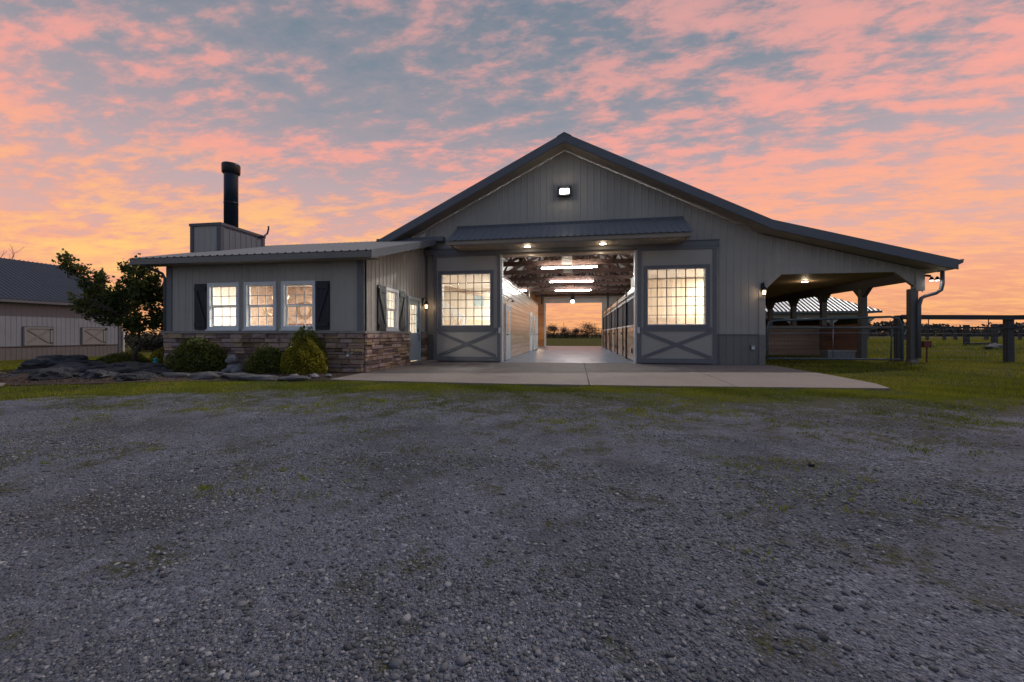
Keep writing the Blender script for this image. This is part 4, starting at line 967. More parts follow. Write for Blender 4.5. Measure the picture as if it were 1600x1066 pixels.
for k in range(1, 9): z = .22+k*1.0/9; m.tube([(gx0, gy-.022, z), (gx1, gy-.022, z)], .002, 4, False)
m.build('wire_mesh', 'gate_paint', gt)
for z in (.5, 1.15): MB().box(gx0-.07, gx0, gy-.03, gy+.03, z, z+.05).build('hinge', 'gate_paint', gt)
MB().tube([(gx1-.02, gy-.03, 1.2), (gx1+.10, gy-.03, 1.16), (gx1+.05, gy-.03, 1.0)], .01, 5).build('latch_chain', 'steel', gt)

def fence(lab, posts, tops, rails, pw=.25, group='pasture fences', mesh=False, name='pasture_fence'):
    """posts: [(x, y)], tops: height above ground, rails: [(z_above, thick, depth)]"""
    f = thing(name, lab, 'fence', (posts[0][0], posts[0][1], float(hz(*posts[0]))), group)
    zs_ = [float(hz(*p)) for p in posts]
    for (x, y), z in zip(posts, zs_):
        MB().prism([(x-pw/2, y-pw/2, z-.05), (x+pw/2, y-pw/2, z-.05), (x+pw/2, y+pw/2, z-.05), (x-pw/2, y+pw/2, z-.05)], (random.uniform(-.02, .02), random.uniform(-.02, .02), tops+.05)).build('post', 'post_wood', f)
    for (zh, th, dp, mm) in rails:
        for i in range(len(posts)-1):
            a, b = posts[i], posts[i+1]
            MB().beam((a[0], a[1]-pw/2-dp/2-.002, zs_[i]+zh), (b[0], b[1]-pw/2-dp/2-.002, zs_[i+1]+zh), dp, th).build('rail', mm, f)
    if mesh:
        for i in range(len(posts)-1):
            a, b = posts[i], posts[i+1]; m = MB(); n = 34; y_ = -pw/2-.005
            for k in range(1, n):
                t = k/n; x, y, z = a[0]+(b[0]-a[0])*t, a[1]+(b[1]-a[1])*t+y_, zs_[i]+(zs_[i+1]-zs_[i])*t; m.tube([(x, y, z+.05), (x, y, z+1.22)], .0022, 3, False)
            for k in range(9):
                h = .08+k*.142; m.tube([(a[0], a[1]+y_, zs_[i]+h), (b[0], b[1]+y_, zs_[i+1]+h)], .0025, 3, False)
            m.build('wire_mesh', 'gate_paint', f)
    return f
fence('dark timber post and rail fence with wire mesh right of the lean-to', [(10.35+.12, 14.98), (13.93, 15.43), (18.6, 15.9), (23.5, 16.4)], 1.52, [(1.46, .15, .05, 'rail_wood'), (1.13, .055, .055, 'rail_wood')], .17, mesh=True)
fence('short dark two-post timber section out in the pasture', [(18.75, 22.7), (20.07, 22.9)], 1.0, [(.52, .10, .05, 'rail_wood'), (.05, .12, .1, 'rail_wood')], .16)
fence('long far row of dark fence posts across the pasture', [(25.2, 35.5), (26.93, 35.78), (28.26, 36.0), (29.12, 36.14), (31.44, 36.5), (34.09, 36.94), (37.5, 37.5)], .95, [(.85, .04, .04, 'rail_wood')], .15)
fence('dark side fence behind the lean-to posts', [(10.9, 19.5), (11.0, 24.0), (11.2, 29.0)], 1.15, [(1.1, .08, .05, 'rail_wood'), (.6, .03, .03, 'steel')], .2)
z0 = float(hz(9.1, 15.8)); tr = thing('water_trough', 'grey oblong stock trough on the grass behind the gate', 'trough', (9.15, 15.85, z0)); m = MB()
m.box(8.72, 9.58, 15.6, 15.65, z0, z0+.34).box(8.72, 9.58, 16.05, 16.1, z0, z0+.34).box(8.72, 8.77, 15.65, 16.05, z0, z0+.34).box(9.53, 9.58, 15.65, 16.05, z0, z0+.34).box(8.77, 9.53, 15.65, 16.05, z0, z0+.05); m.build('tub', 'trough', tr)
MB().box(8.70, 9.60, 15.57, 15.60, z0+.30, z0+.36).build('rim', 'steel', tr); MB().box(8.772, 9.528, 15.652, 16.048, z0+.25, z0+.28).build('water', 'water', tr)
eb = thing('hydrant_post', 'rusty red box on a thin stake beside the lean-to corner post', 'stake box', (10.72, D+.05, .08))
MB().tube([(10.72, D+.05, .05), (10.72, D+.05, .62)], .022, 6).build('stake', 'red_box', eb); MB().box(10.60, 10.80, D-.02, D+.12, .60, .80).build('box', 'red_box', eb)
MB().tube([(10.80, D+.05, .68), (10.92, D+.05, .63), (10.95, D+.05, .60)], .014, 5).build('spout', 'black_metal', eb)
ob = thing('outlet_box', 'small grey outlet box on the barn wainscot', 'outlet box', (5.70, D-.03, .5))
MB().box(5.64, 5.76, D-.085, D-.03, .50, .66).build('cover', 'steel', ob); MB().box(5.66, 5.74, D-.095, D-.086, .52, .60).build('flap', 'white_paint', ob)
tg = thing('teal_marker', 'small teal capped marker pipe by the wing corner', 'marker pipe', (-11.86, 9.58, 0))
MB().lathe((-11.86, 9.58, -.02), [(.055, 0), (.055, .26), (.045, .28)], 12).build('pipe', 'teal', tg, True); MB().lathe((-11.86, 9.58, .26), [(.045, 0), (.045, .06), (.02, .08)], 12).build('cap', 'teal', tg, True)
vb = thing('vent_box', 'pale outlet cover on the stone base near the apron', 'outlet cover', (-5.95, WY-.13, .42))
MB().box(-5.99, -5.89, WY-.15, WY-.10, .40, .55).build('cover', 'steel', vb); MB().box(-5.98, -5.90, WY-.16, WY-.151, .42, .48).build('flap', 'white_paint', vb)

# ------------------------------------------------------------------ loafing shed behind the paddock
sx0, sx1, sy0, sy1 = 12.2, 22.0, 34.5, 40.5
gzs = .25
shed = thing('loafing_shed', 'open-front horse shed with pale ribbed hip roof behind the lean-to', 'shed', ((sx0+sx1)/2, sy0, gzs))
ez = 2.80; rz_ = 3.85; ov = .6; hx_ = 2.4
A_, B_, C_, D_ = (sx0-ov, sy0-ov, ez), (sx1+ov, sy0-ov, ez), (sx1+ov, sy1+ov, ez), (sx0-ov, sy1+ov, ez)
E_, F_ = (sx0+hx_, (sy0+sy1)/2, rz_+.9), (sx1-hx_-.3, (sy0+sy1)/2, rz_+.9)
rs = MB().add([A_, B_, C_, D_, E_, F_, (A_[0], A_[1], ez-.14), (B_[0], B_[1], ez-.14), (C_[0], C_[1], ez-.14), (D_[0], D_[1], ez-.14)], [(0, 1, 5, 4), (1, 2, 5), (2, 3, 4, 5), (3, 0, 4), (0, 6, 7, 1), (1, 7, 8, 2), (2, 8, 9, 3), (3, 9, 6, 0), (6, 9, 8, 7)]).build('roof', 'shed_roof', shed)
m = MB(); x = A_[0]+.3
while x < B_[0]-.05:
    # front slope rib from the eave to the ridge or hip
    tx = 1.0
    if x < E_[0]: tx = (x-A_[0])/(E_[0]-A_[0])
    elif x > F_[0]: tx = (B_[0]-x)/(B_[0]-F_[0])
    p = (x, A_[1]-.01, ez+.03); q = (x, A_[1]+(E_[1]-A_[1])*tx, ez+(E_[2]-ez)*tx+.03)
    if tx > .05: m.beam(p, q, .05, .06)
    x += .30
m.build('ribs', 'nb_roof', rs)  # dark rib colour stands for the shade beside the sunlit seams
MB().box(sx0-ov, sx1+ov, sy0-ov-.03, sy0-ov-.002, ez-.16, ez+.01).build('fascia', 'fascia', shed)
bwS = MB().box(sx0, sx1, sy1-.1, sy1, gzs, ez-.15).build('back_wall', 'plank_red', shed)
for k in range(11): MB().box(sx0+.05, sx1-.05, sy1-.15+.005*(k % 2), sy1-.105, gzs+.02+k*.21, gzs+.02+k*.21+.2).build('plank', 'plank_red', bwS)
for x in (sx0, sx1-.1): MB().box(x, x+.1, sy0, sy1-.11, gzs, ez-.15).build('end_wall', 'plank_red' if x < 20 else 'siding', shed)
MB().box(sx0, sx1, sy0-.08, sy0+.02, 2.28, ez-.14).build('header', 'siding', shed)
for x in (13.9, 16.7, 19.5, 21.9):
    MB().box(x-.13, x+.13, sy0-.1, sy0+.12, gzs-.1, 2.28).build('post', 'post_paint', shed)
    MB().prism([(x-.62, sy0-.09, 2.29), (x+.62, sy0-.09, 2.29), (x+.13, sy0-.09, 1.85), (x-.13, sy0-.09, 1.85)], (0, .09, 0)).build('brace', 'siding', shed)

# ------------------------------------------------------------------ neighbouring metal barn at the left
NX = -32.5; nb = thing('metal_barn', 'long low metal barn with dark ribbed roof and two crossbuck shutters', 'barn', (NX, 21, -.5))
ny0, ny1 = 4.0, 23.8; nz = -.55
nw = MB().box(NX-10.6, NX, ny0, ny1, nz, 3.15).build('wall', 'nb_wall', nb)
pl = lambda u, d, z: (NX+.004+d, u, z)
shut = [(18.72, 20.02, .35, 1.45), (21.55, 22.85, .35, 1.45)]
panels(nw, ny0, 23.7, .3, 3.2, pl, 'nb_wall', rib=.229)
nwn = MB().box(NX+.0005, NX+.003, ny0, ny1, nz, .3).build('wainscot', 'nb_wainscot', nb)
panels(nwn, ny0, 23.7, nz, .29, pl, 'nb_wainscot', rib=.229)
MB().box(NX+.002, NX+.05, ny0, 23.7, .28, .32).build('wainscot_trim', 'dark_trim', nb)
MB().box(NX-.05, NX+.05, 23.68, 23.88, nz, 3.2).build('corner_trim', 'dark_trim', nb)
panels(nw, NX-10.6, NX, nz, lambda u: 3.1+.53*(5.3-abs(u-(NX-5.3))), lambda u, d, z: (u, ny1+.004+d, z), 'nb_wall', rib=.458)
MB().tube([(NX+.35, 24.0, 3.1), (NX+.12, 23.95, 2.7), (NX+.1, 23.95, nz)], .05, 6).build('downspout', 'white_paint', nb)
for a, b, c, e in shut:
    s = MB().box(NX+.035, NX+.055, a, b, c, e).build('shutter', 'nb_shutter', nb)
    for q in ((a, a+.10, c, e), (b-.10, b, c, e), (a+.1, b-.1, c, c+.10), (a+.1, b-.1, e-.10, e)): MB().box(NX+.056, NX+.085, *q).build('rail', 'nb_shutter', s)
    for p, q, k in (((a+.1, c+.1), (b-.1, e-.1), 0), ((a+.1, e-.1), (b-.1, c+.1), .004)): MB().beam((NX+.067+k, p[0], p[1]), (NX+.067+k, q[0], q[1]), .09, .02, (1, 0, 0)).build('brace', 'wainscot', s)
    m = MB()
    for q in ((a-.05, a-.005, c-.05, e+.05), (b+.005, b+.05, c-.05, e+.05), (a-.005, b+.005, e+.005, e+.05), (a-.005, b+.005, c-.05, c-.005)): m.box(NX+.026, NX+.07, *q)
    m.build('casing', 'dark_trim', s)
    for z in (c+.1, e-.15): MB().box(NX+.086, NX+.10, b-.14, b, z, z+.06).build('hinge', 'black_metal', s)
NE, NR = 3.27, 6.10
def nprism(x0, z0, x1, z1): return MB().prism([(x0, ny0-.4, z0), (x1, ny0-.4, z1), (x1, ny0-.4, z1-.16), (x0, ny0-.4, z0-.16)], (0, ny1-ny0+.85, 0))
nr = nprism(NX+.45, NE-.22, NX-5.3, NR).build('roof', 'nb_roof', nb); nprism(NX-5.3, NR, NX-11.05, NE-.22).build('roof', 'nb_roof', nb)
y = ny0-.4; n = 22; st_ = (ny1-ny0+.85)/n
for i in range(n):
    a = y+i*st_; b = a+st_; mb = MB(); vs = []; cols = [(a, .01)]
    for k in range(4): c = a+(k+.5)*st_/4; cols += [(c-.035, .01), (c-.018, .04), (c+.018, .04), (c+.035, .01)]
    cols.append((b, .01))
    for u, d in cols: vs += [(NX+.5, u, NE-.24+d), (NX-5.3, u, NR+d)]
    mb.add(vs, [(2*j, 2*j+1, 2*j+3, 2*j+2) for j in range(len(cols)-1)]); mb.build('roof_panel', 'nb_roof', nr)
MB().box(NX+.45, NX+.50, ny0-.4, ny1+.45, NE-.40, NE-.245).build('fascia', 'fascia', nb)

# ------------------------------------------------------------------ planting
def leaf_cloud(name, cen, size, m, parent, tone, up=.3, aspect=.55):
    """one bent diamond per leaf; cen (n,3), size (n,), tone (n,)"""
    n = len(cen); d = rng.normal(size=(n, 3)); d[:, 2] += up; d /= np.linalg.norm(d, axis=1, keepdims=True)
    a = np.cross(d, rng.normal(size=(n, 3))); a /= np.linalg.norm(a, axis=1, keepdims=True); b = np.cross(d, a)
    s = size[:, None]
    v = np.stack([cen-a*s, cen+b*s*aspect+d*s*.15, cen+a*s, cen-b*s*aspect+d*s*.15], 1).reshape(-1, 3)
    i = np.arange(n)*4; f = np.concatenate([np.stack([i, i+1, i+2], 1), np.stack([i, i+2, i+3], 1)])
    return npmesh(name, v, f, m, np.repeat(tone, 4), parent)
def mound(name, lab, c, rx, ry, h, m, n, leaf, cone=0.0, seed=0, cat='shrub', group='shrubs along the wing'):
    t = thing(name, lab, cat, c, group); r = np.random.default_rng(seed)
    u = r.normal(size=(n, 3)); u /= np.linalg.norm(u, axis=1, keepdims=True); u[:, 2] = np.abs(u[:, 2])*1.0
    az = np.arctan2(u[:, 1], u[:, 0])
    lump = 1+.07*np.sin(az*3+seed)+.05*np.sin(az*7+u[:, 2]*6+seed*2)+.05*np.sin(u[:, 2]*11+az*4)
    rad = lump*(1-.38*r.random(n)**2.2)
    zz_ = u[:, 2]*rad; k = 1-cone*np.clip(zz_, 0, 1)
    low = np.where(zz_ < .25, .80+.8*zz_, 1.0)
    p = np.stack([c[0]+u[:, 0]*rad*rx*k*low, c[1]+u[:, 1]*rad*ry*k*low, c[2]+.02+zz_*h], 1)
    clump = .5+.5*np.sin(p[:, 0]*19+np.sin(p[:, 2]*23))*np.sin(p[:, 2]*17+np.sin(p[:, 1]*21))
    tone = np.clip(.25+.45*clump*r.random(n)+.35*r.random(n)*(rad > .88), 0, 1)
    leaf_cloud('foliage', p, leaf*(.7+.6*r.random(n)), m, t, tone)
    st = MB()
    for k in range(7):
        a = k*.9; st.tube([(c[0]+.04*math.cos(a), c[1]+.04*math.sin(a), c[2]-.03), (c[0]+rx*.5*math.cos(a), c[1]+ry*.5*math.sin(a), c[2]+h*.6)], [.02, .006], 5)
    st.build('stems', 'bark', t)
    return t
mound('boxwood_shrub', 'wide dark green clipped shrub under the left wing windows', (-9.95, 9.10, .0), .80, .55, .86, 'leaf_box', 9000, .026, .12, 1)
mound('boxwood_shrub', 'small round dark green shrub in front of the stone base', (-7.72, 9.0, .0), .56, .5, .66, 'leaf_box', 6500, .025, .15, 2)
mound('golden_shrub', 'rounded yellow-green shrub under the right shutter', (-6.66, 8.96, .0), .58, .50, .84, 'leaf_gold', 9000, .024, .10, 3)
mound('teardrop_shrub', 'taller dark green shrub behind the yellow-green shrub', (-6.84, 9.18, .0), .60, .42, 1.14, 'leaf_box', 8000, .024, .22, 6)
mound('dark_shrub', 'low dark evergreen shrub behind the boulders by the tree', (-14.9, 11.0, -.1), .85, .7, .46, 'leaf_box', 6000, .03, .1, 4)
mound('golden_shrub', 'yellow-green bush behind the tree trunk at the wing corner', (-13.5, 11.6, -.05), .85, .7, .72, 'leaf_gold', 6000, .035, .15, 5)
def limb(mb, p, q, r0, r1, wob=.08, n=5):
    p, q = np.array(p, float), np.array(q, float); L_ = np.linalg.norm(q-p)
    pts = [p+(q-p)*t+rng.normal(size=3)*wob*L_*math.sin(math.pi*t) for t in np.linspace(0, 1, n)]
    mb.tube(pts, [r0+(r1-r0)*i/(n-1) for i in range(n)], 7); return pts
def leafy_tree(name, lab, base, stems, crowns, m, per, leaf, cat='tree', group=None):
    """stems: list of polyline end points; crowns: (centre, radii, weight)"""
    t = thing(name, lab, cat, base, group); mb = MB(); tips = []
    b = np.array(base, float)
    for s, r0 in stems:
        pts = limb(mb, b+np.array([0, 0, -.05]), b+np.array(s), r0, r0*.35, .05, 6); tips.append(pts[-1])
    cen = []; tone = []
    for (c, rad, n) in crowns:
        c = b+np.array(c); rad = np.array(rad)
        j = min(range(len(tips)), key=lambda k: np.linalg.norm(tips[k]-c))
        pts = limb(mb, tips[j], c, .022, .010, .1)
        for k in range(n):
            d = rng.normal(size=3); d /= np.linalg.norm(d); e = c+d*rad*(.45+.65*rng.random())
            tw = limb(mb, pts[rng.integers(2, 5)], e, .010, .003, .12, 4)
            q = np.array([tw[-1]+(np.array(tw[1])-tw[-1])*rng.random()**1.5+rng.normal(size=3)*.075 for _ in range(per)])
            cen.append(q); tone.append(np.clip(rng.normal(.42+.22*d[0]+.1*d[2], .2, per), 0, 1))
    mb.build('trunk', 'bark', t, True)
    cen = np.concatenate(cen); tone = np.concatenate(tone)
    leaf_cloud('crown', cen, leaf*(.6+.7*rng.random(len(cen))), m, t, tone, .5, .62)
    return t
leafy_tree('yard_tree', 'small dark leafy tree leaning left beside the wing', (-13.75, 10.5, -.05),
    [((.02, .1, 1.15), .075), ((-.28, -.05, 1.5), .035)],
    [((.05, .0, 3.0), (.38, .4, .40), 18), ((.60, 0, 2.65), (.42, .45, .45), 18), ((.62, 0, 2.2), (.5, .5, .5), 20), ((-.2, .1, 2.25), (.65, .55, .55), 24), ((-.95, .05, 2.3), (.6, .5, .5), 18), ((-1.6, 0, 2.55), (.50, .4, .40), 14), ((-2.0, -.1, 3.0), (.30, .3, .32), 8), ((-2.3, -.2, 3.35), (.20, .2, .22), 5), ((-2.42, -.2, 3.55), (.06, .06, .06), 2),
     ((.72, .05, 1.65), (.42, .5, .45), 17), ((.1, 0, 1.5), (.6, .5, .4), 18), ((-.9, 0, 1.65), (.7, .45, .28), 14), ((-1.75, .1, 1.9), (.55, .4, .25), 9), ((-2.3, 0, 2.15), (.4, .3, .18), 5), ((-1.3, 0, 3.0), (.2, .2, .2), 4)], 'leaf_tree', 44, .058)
# bare tree behind the neighbouring barn
def bare_tree(lab, base, h, spread, seed, name='bare_tree'):
    t = thing(name, lab, 'tree', base, 'bare trees'); r = random.Random(seed); mb = MB(); cr = MB()
    def grow(p, d, L_, rad, lev, out):
        q = p+d*L_; mid = p+d*L_*.5+Vector((r.uniform(-1, 1), r.uniform(-1, 1), r.uniform(-.5, .5)))*L_*.06
        out.tube([p, mid, q], [rad, rad*.85, rad*.65], 6 if lev < 2 else 4)
        if lev >= 5: return
        for k in range(3 if lev else 5):
            nd = (d+Vector((r.uniform(-1, 1), r.uniform(-1, 1), r.uniform(-.35, .75)))*spread).normalized(); grow(q if k < 2 else mid, nd, L_*r.uniform(.6, .8), rad*.55, lev+1, cr)
    grow(Vector(base), Vector((.05, 0, 1)), h*.33, h*.022, 0, mb); mb.build('trunk', 'bark', t, True); cr.build('crown', 'bark', t)
bare_tree('leafless tree rising behind the ridge of the left metal barn', (-51.2, 26.6, -.6), 11.0, .75, 5)

# boulders, ledge stones and rocks
def rock(name, lab, c, s, m, seed, rz=0, flat=0.0, sub=4, group=None, cat='boulder', amp=.32):
    r = np.random.default_rng(seed)
    bm = bmesh.new(); bmesh.ops.create_icosphere(bm, subdivisions=sub, radius=1)
    planes = [(Vector(r.normal(size=3)).normalized(), r.uniform(.62, .92)) for _ in range(9)]
    from mathutils import noise
    off = Vector(r.uniform(-50, 50, 3))
    for v in bm.verts:
        p = v.co.copy()
        for n_, d_ in planes:
            k = p.dot(n_)-d_
            if k > 0: p -= n_*k*.85
        q = p*(1+amp*noise.fractal(p*1.6+off, .9, 2.0, 4)+amp*.35*abs(noise.noise(p*5+off)))
        q.z += .10*noise.noise(Vector((q.x*2, q.y*2, q.z*9))+off); lay = .5+.5*math.sin(q.z*11+2*noise.noise(q*1.5+off)); q.x *= 1-.10*lay; q.y *= 1-.10*lay; q += p*.05*noise.noise(p*9+off)
        if flat: q.z = math.copysign(abs(q.z)**(1-flat*.5), q.z)
        v.co = Vector((q.x*s[0], q.y*s[1], q.z*s[2]))
    me = bpy.data.meshes.new(name); bm.to_mesh(me); bm.free(); me.materials.append(MATS[m])
    for p in me.polygons: p.use_smooth = sub < 4
    o = bpy.data.objects.new(name, me); o.location = c; o.rotation_euler = (0, 0, rz); link(o); tag(o, lab, cat, group); return o
def gp(px, py, z=0.0):      # where a sight line over the photo meets height z (layout helper, metres)
    f = Vector((-math.sin(YAW), math.cos(YAW), 0)); r_ = Vector((math.cos(YAW), math.sin(YAW), 0))
    d = f*622+r_*(px-800)+Vector((0, 0, 523-py)); t = (z-1.0)/d.z; return Vector((0, 0, 1))+d*t
BL = [((-14.9, 9.4, .02), (.95, .6, .40), 'largest dark boulder at the left end of the planting bed'), ((-11.6, 7.2, -.02), (.62, .42, .27), 'dark ledge boulder low at the front left of the bed'),
      ((-12.75, 8.2, .0), (.85, .5, .30), 'dark ledge boulder below the big boulder'), ((-10.75, 7.45, -.03), (.6, .42, .26), 'dark boulder left of the flat edging stones'),
      ((-12.35, 9.15, .03), (.95, .55, .30), 'long dark boulder in front of the tree'), ((-11.1, 8.55, .02), (.85, .5, .27), 'dark flat-topped boulder near the teal marker pipe'),
      ((-9.75, 7.45, -.03), (.62, .4, .20), 'dark low boulder next to the flat stones'), ((-10.35, 8.35, .0), (.62, .4, .22), 'dark rounded boulder before the wide shrub'),
      ((-13.75, 8.2, -.05), (.7, .45, .24), 'dark boulder below the left end of the bed'), ((-12.9, 7.3, -.05), (.45, .35, .16), 'small dark rock at the left tip of the bed')]
for i, (c, s, lab) in enumerate(BL): rock('boulder', lab, c, (s[0], s[1], s[2]*.88), 'boulder', 20+i, random.uniform(-.4, .4), group='boulders of the planting bed')
FL = [((-9.25, 7.95, .03), (.55, .30, .085), 'first flat ledge stone, left of the edging row'), ((-8.45, 7.85, .03), (.44, .28, .10), 'second flat ledge stone of the edging row'), ((-7.75, 8.05, .04), (.50, .26, .085), 'brownish third flat ledge stone of the edging row'),
      ((-7.0, 7.95, .02), (.52, .24, .075), 'fourth flat ledge stone before the small round shrub'), ((-6.25, 8.05, .02), (.45, .22, .06), 'fifth flat ledge stone before the golden shrub'), ((-8.75, 8.3, .03), (.5, .26, .07), 'flat ledge stone set back behind the edging row')]
for i, (c, s, lab) in enumerate(FL): rock('ledge_stone', lab, c, s, 'slab_rock', 60+i, random.uniform(-.25, .25), .5, 3, 'flat edging stones', 'stone', .14)
for i, (c, s, lab) in enumerate((((-8.78, 9.0, .34), (.17, .15, .13), 'pale rock on top of the small stack by the stone wall'), ((-8.7, 9.0, .13), (.20, .18, .17), 'pale rock under the small stack by the stone wall'), ((-8.52, 8.85, .06), (.15, .13, .10), 'small pale rock at the foot of the stack'), ((-8.98, 9.0, .05), (.12, .11, .09), 'little pale rock left of the stack'))): rock('pale_rock', lab, c, s, 'pale_rock', 80+i, i, 0, 3, 'pale stacked rocks', 'rock', .22)
for i, (x, y, q, lab) in enumerate(((-6.5, 8.35, .12, 'pale cobble in the mulch farthest from the apron'), (-6.2, 8.55, .07, 'small pale cobble before the golden shrub'), (-5.95, 8.3, .14, 'largest pale cobble near the apron corner'), (-5.72, 8.5, .09, 'pale cobble closest to the apron edge'))):
    rock('bed_cobble', lab, (x, y, .04), (q, q*.75, q*.45), 'pale_rock', 100+i, i, 0, 2, 'cobbles by the apron corner', 'cobble')
rock('pasture_rock', 'grey rounded rock lying in the pasture grass', (18.0, 20.5, float(hz(18, 20.5))+.02), (.42, .3, .2), 'slab_rock', 130, .3, 0, 3)
rock('gravel_cobble', 'single black stone lying on the gravel', tuple(gp(1268, 726, -.01)), (.028, .022, .018), 'black_metal', 131, .2, 0, 2, cat='stone')
# mulch bed
bed = [(-15.9, 9.6), (-14.5, 7.7), (-12.6, 6.45), (-11.2, 6.35), (-9.9, 6.75), (-8.6, 7.35), (-7.2, 7.75), (-5.9, 7.95), (-5.52, 8.14), (-5.5, 9.75), (-11.75, 9.78), (-12.1, 11.6), (-14.5, 12.0), (-16, 11)]
bb = bmesh.new(); vs = [bb.verts.new((x, y, float(hz(x, y))+.012)) for x, y in bed]; bb.faces.new(vs)
bmesh.ops.triangulate(bb, faces=bb.faces[:]); bmesh.ops.subdivide_edges(bb, edges=bb.edges[:], cuts=4, use_grid_fill=True)
ba = np.array(bed)
for v in bb.verts:
    pt_ = np.array([v.co.x, v.co.y])
    d = min(float(np.linalg.norm(pt_-(p+(q-p)*np.clip(np.dot(pt_-p, q-p)/np.dot(q-p, q-p), 0, 1)))) for p, q in zip(ba, np.roll(ba, -1, 0)))
    v.co.z = float(hz(v.co.x, v.co.y))+.012+.07*min(1, d/.6)
me = bpy.data.meshes.new('garden_bed'); bb.to_mesh(me); bb.free(); me.materials.append(MATS['mulch']); o = bpy.data.objects.new('garden_bed', me); link(o); o['kind'] = 'structure'
def inside(x, y, poly):
    r = np.zeros(len(x), bool); n = len(poly)
    for i in range(n):
        (x1, y1), (x2, y2) = poly[i], poly[(i+1) % n]
        c = ((y1 > y) != (y2 > y)) & (x < (x2-x1)*(y-y1)/((y2-y1) if y2 != y1 else 1e-9)+x1); r ^= c
    return r
n = 9000; x = rng.uniform(-16, -5.5, n); y = rng.uniform(6.3, 12, n); k = inside(x, y, bed); x, y = x[k], y[k]
cen = np.stack([x, y, hz(x, y)+.05+.03*rng.random(len(x))], 1)
o = leaf_cloud('mulch_chips', cen, .022*(.5+rng.random(len(x))), 'chips', None, rng.random(len(x)), 1.2, .4); tag(o, 'dark wood mulch chips covering the planting bed', 'mulch', kind='stuff')

# ------------------------------------------------------------------ distance: trees, poles
def far_tree(lab, x, y, w, h, n, seed, m='leaf_far', leaf=None, cat='tree', name='far_tree', zb=None):
    zb = float(hz(x, y))-.1 if zb is None else zb
    t = thing(name, lab, cat, (x, y, zb), 'far trees'); r = np.random.default_rng(seed); mb = MB()
    mb.tube([(x, y, zb-.2), (x+.05*w, y, zb+h*.45)], [h*.03, h*.012], 6)
    cs = []
    for k in range(9):
        c = np.array([x+r.uniform(-.36, .36)*w, y+r.uniform(-.3, .3)*w, zb+h*r.uniform(.14, .80)])
        mb.tube([(x, y, zb+h*.25), tuple((c+np.array([x, y, zb+h*.3]))/2+r.normal(size=3)*.03*h), tuple(c)], [h*.014, h*.010, h*.004], 4)
        q = c+r.normal(size=(n//9, 3))*np.array([w*.15, w*.15, h*.12]); cs.append(q)
    mb.build('trunk', 'bark', t)
    q = np.concatenate(cs); leaf_cloud('crown', q, (leaf or h*.028)*(.6+.8*r.random(len(q))), m, t, r.random(len(q)))
    return t
FT = [(-15.5, 4.2, 3.0, 'leftmost of the far trees seen through the barn'), (-10.5, 5.4, 3.6, 'broad far tree behind the left side of the barn opening'), (-6.4, 3.6, 4.0, 'far tree left of the thin pole'), (-3.2, 3.4, 3.4, 'far tree at the foot of the thin pole'), (-.4, 3.2, 3.3, 'far tree just right of the thin pole'), (2.9, 4.6, 4.3, 'tallest far tree seen through the barn'), (6.2, 4.4, 3.3, 'far tree right of the tallest one'), (9.6, 4.5, 3.0, 'far tree at the right edge of the barn opening'), (14.5, 5.5, 3.2, 'far tree hidden mostly by the stalls')]
for i, (x, w_, h_, lab) in enumerate(FT[:8]): far_tree(lab, x, 108+(i % 3)*2, w_, h_, 2200, 200+i)
hedge_pts = []
r = np.random.default_rng(77)
for k in range(900):      # low hedge mass along the far field edge
    X_ = r.uniform(-70, 150); hedge_pts.append(np.array([X_, 118+r.uniform(-2, 2), -.1])+r.normal(size=(22, 3))*np.array([.9, .5, .1])+np.stack([np.zeros(22), np.zeros(22), r.random(22)*2.2*(1+.35*math.sin(X_*.31))], 1))
q = np.concatenate(hedge_pts); o = leaf_cloud('far_hedge', q, .22*(.6+.8*r.random(len(q))), 'leaf_far', None, r.random(len(q))); tag(o, 'dark hedgerow along the far edge of the field', 'hedge', kind='stuff')
hp = []
for k in range(1100):
    t_ = r.random(); a = -math.radians(12+60*t_); L_ = 210+r.uniform(-8, 8)
    X_, Y_ = L_*math.sin(-a), L_*math.cos(a); hgt = 3.6*(1+.35*math.sin(t_*37)+.25*math.sin(t_*91))
    hp.append(np.array([X_, Y_, .4])+r.normal(size=(24, 3))*np.array([2.2, 2.2, .2])+np.stack([np.zeros(24), np.zeros(24), r.random(24)*hgt], 1))
q = np.concatenate(hp); o = leaf_cloud('far_woods', q, .55*(.6+.8*r.random(len(q))), 'leaf_far', None, r.random(len(q))); tag(o, 'low blue-grey line of distant woods beyond the pasture', 'woods', kind='stuff')
for i, (x, y, zt_, lab) in enumerate(((-3.5, 111, 4.3, 'thin pole standing in the field seen through the barn'), (27.5, 36.4, 2.35, 'thin upright stake by the far pasture fence'), (32.4, 37.4, 2.35, 'thin upright stake at the right end of the far fence'))):
    t = thing('field_pole', lab, 'pole', (x, y, float(hz(x, y)))); MB().tube([(x, y, float(hz(x, y))-.1), (x, y, zt_)], .06 if i == 0 else .03, 6).build('shaft', 'bark', t); MB().lathe((x, y, zt_), [(.09 if i == 0 else .045, 0), (.02, .05)], 6).build('cap', 'bark', t)
# brush behind the lawn, between the metal barn and the wing
for i, (x, y, w_, h_, lab) in enumerate(((-38.8, 30.0, 3.0, 2.1, 'grey-brown brush right of the left metal barn'), (-36.6, 30.8, 3.2, 2.2, 'grey-brown brush behind the tree trunk'), (-34.2, 31.2, 3.2, 2.1, 'grey-brown brush near the wing corner'), (-40.6, 32.5, 3.4, 2.3, 'grey-brown brush beyond the metal barn corner'))):
    far_tree(lab, x, y, w_, h_, 1800, 300+i, leaf=.09, cat='brush', name='brush', m='leaf_far')

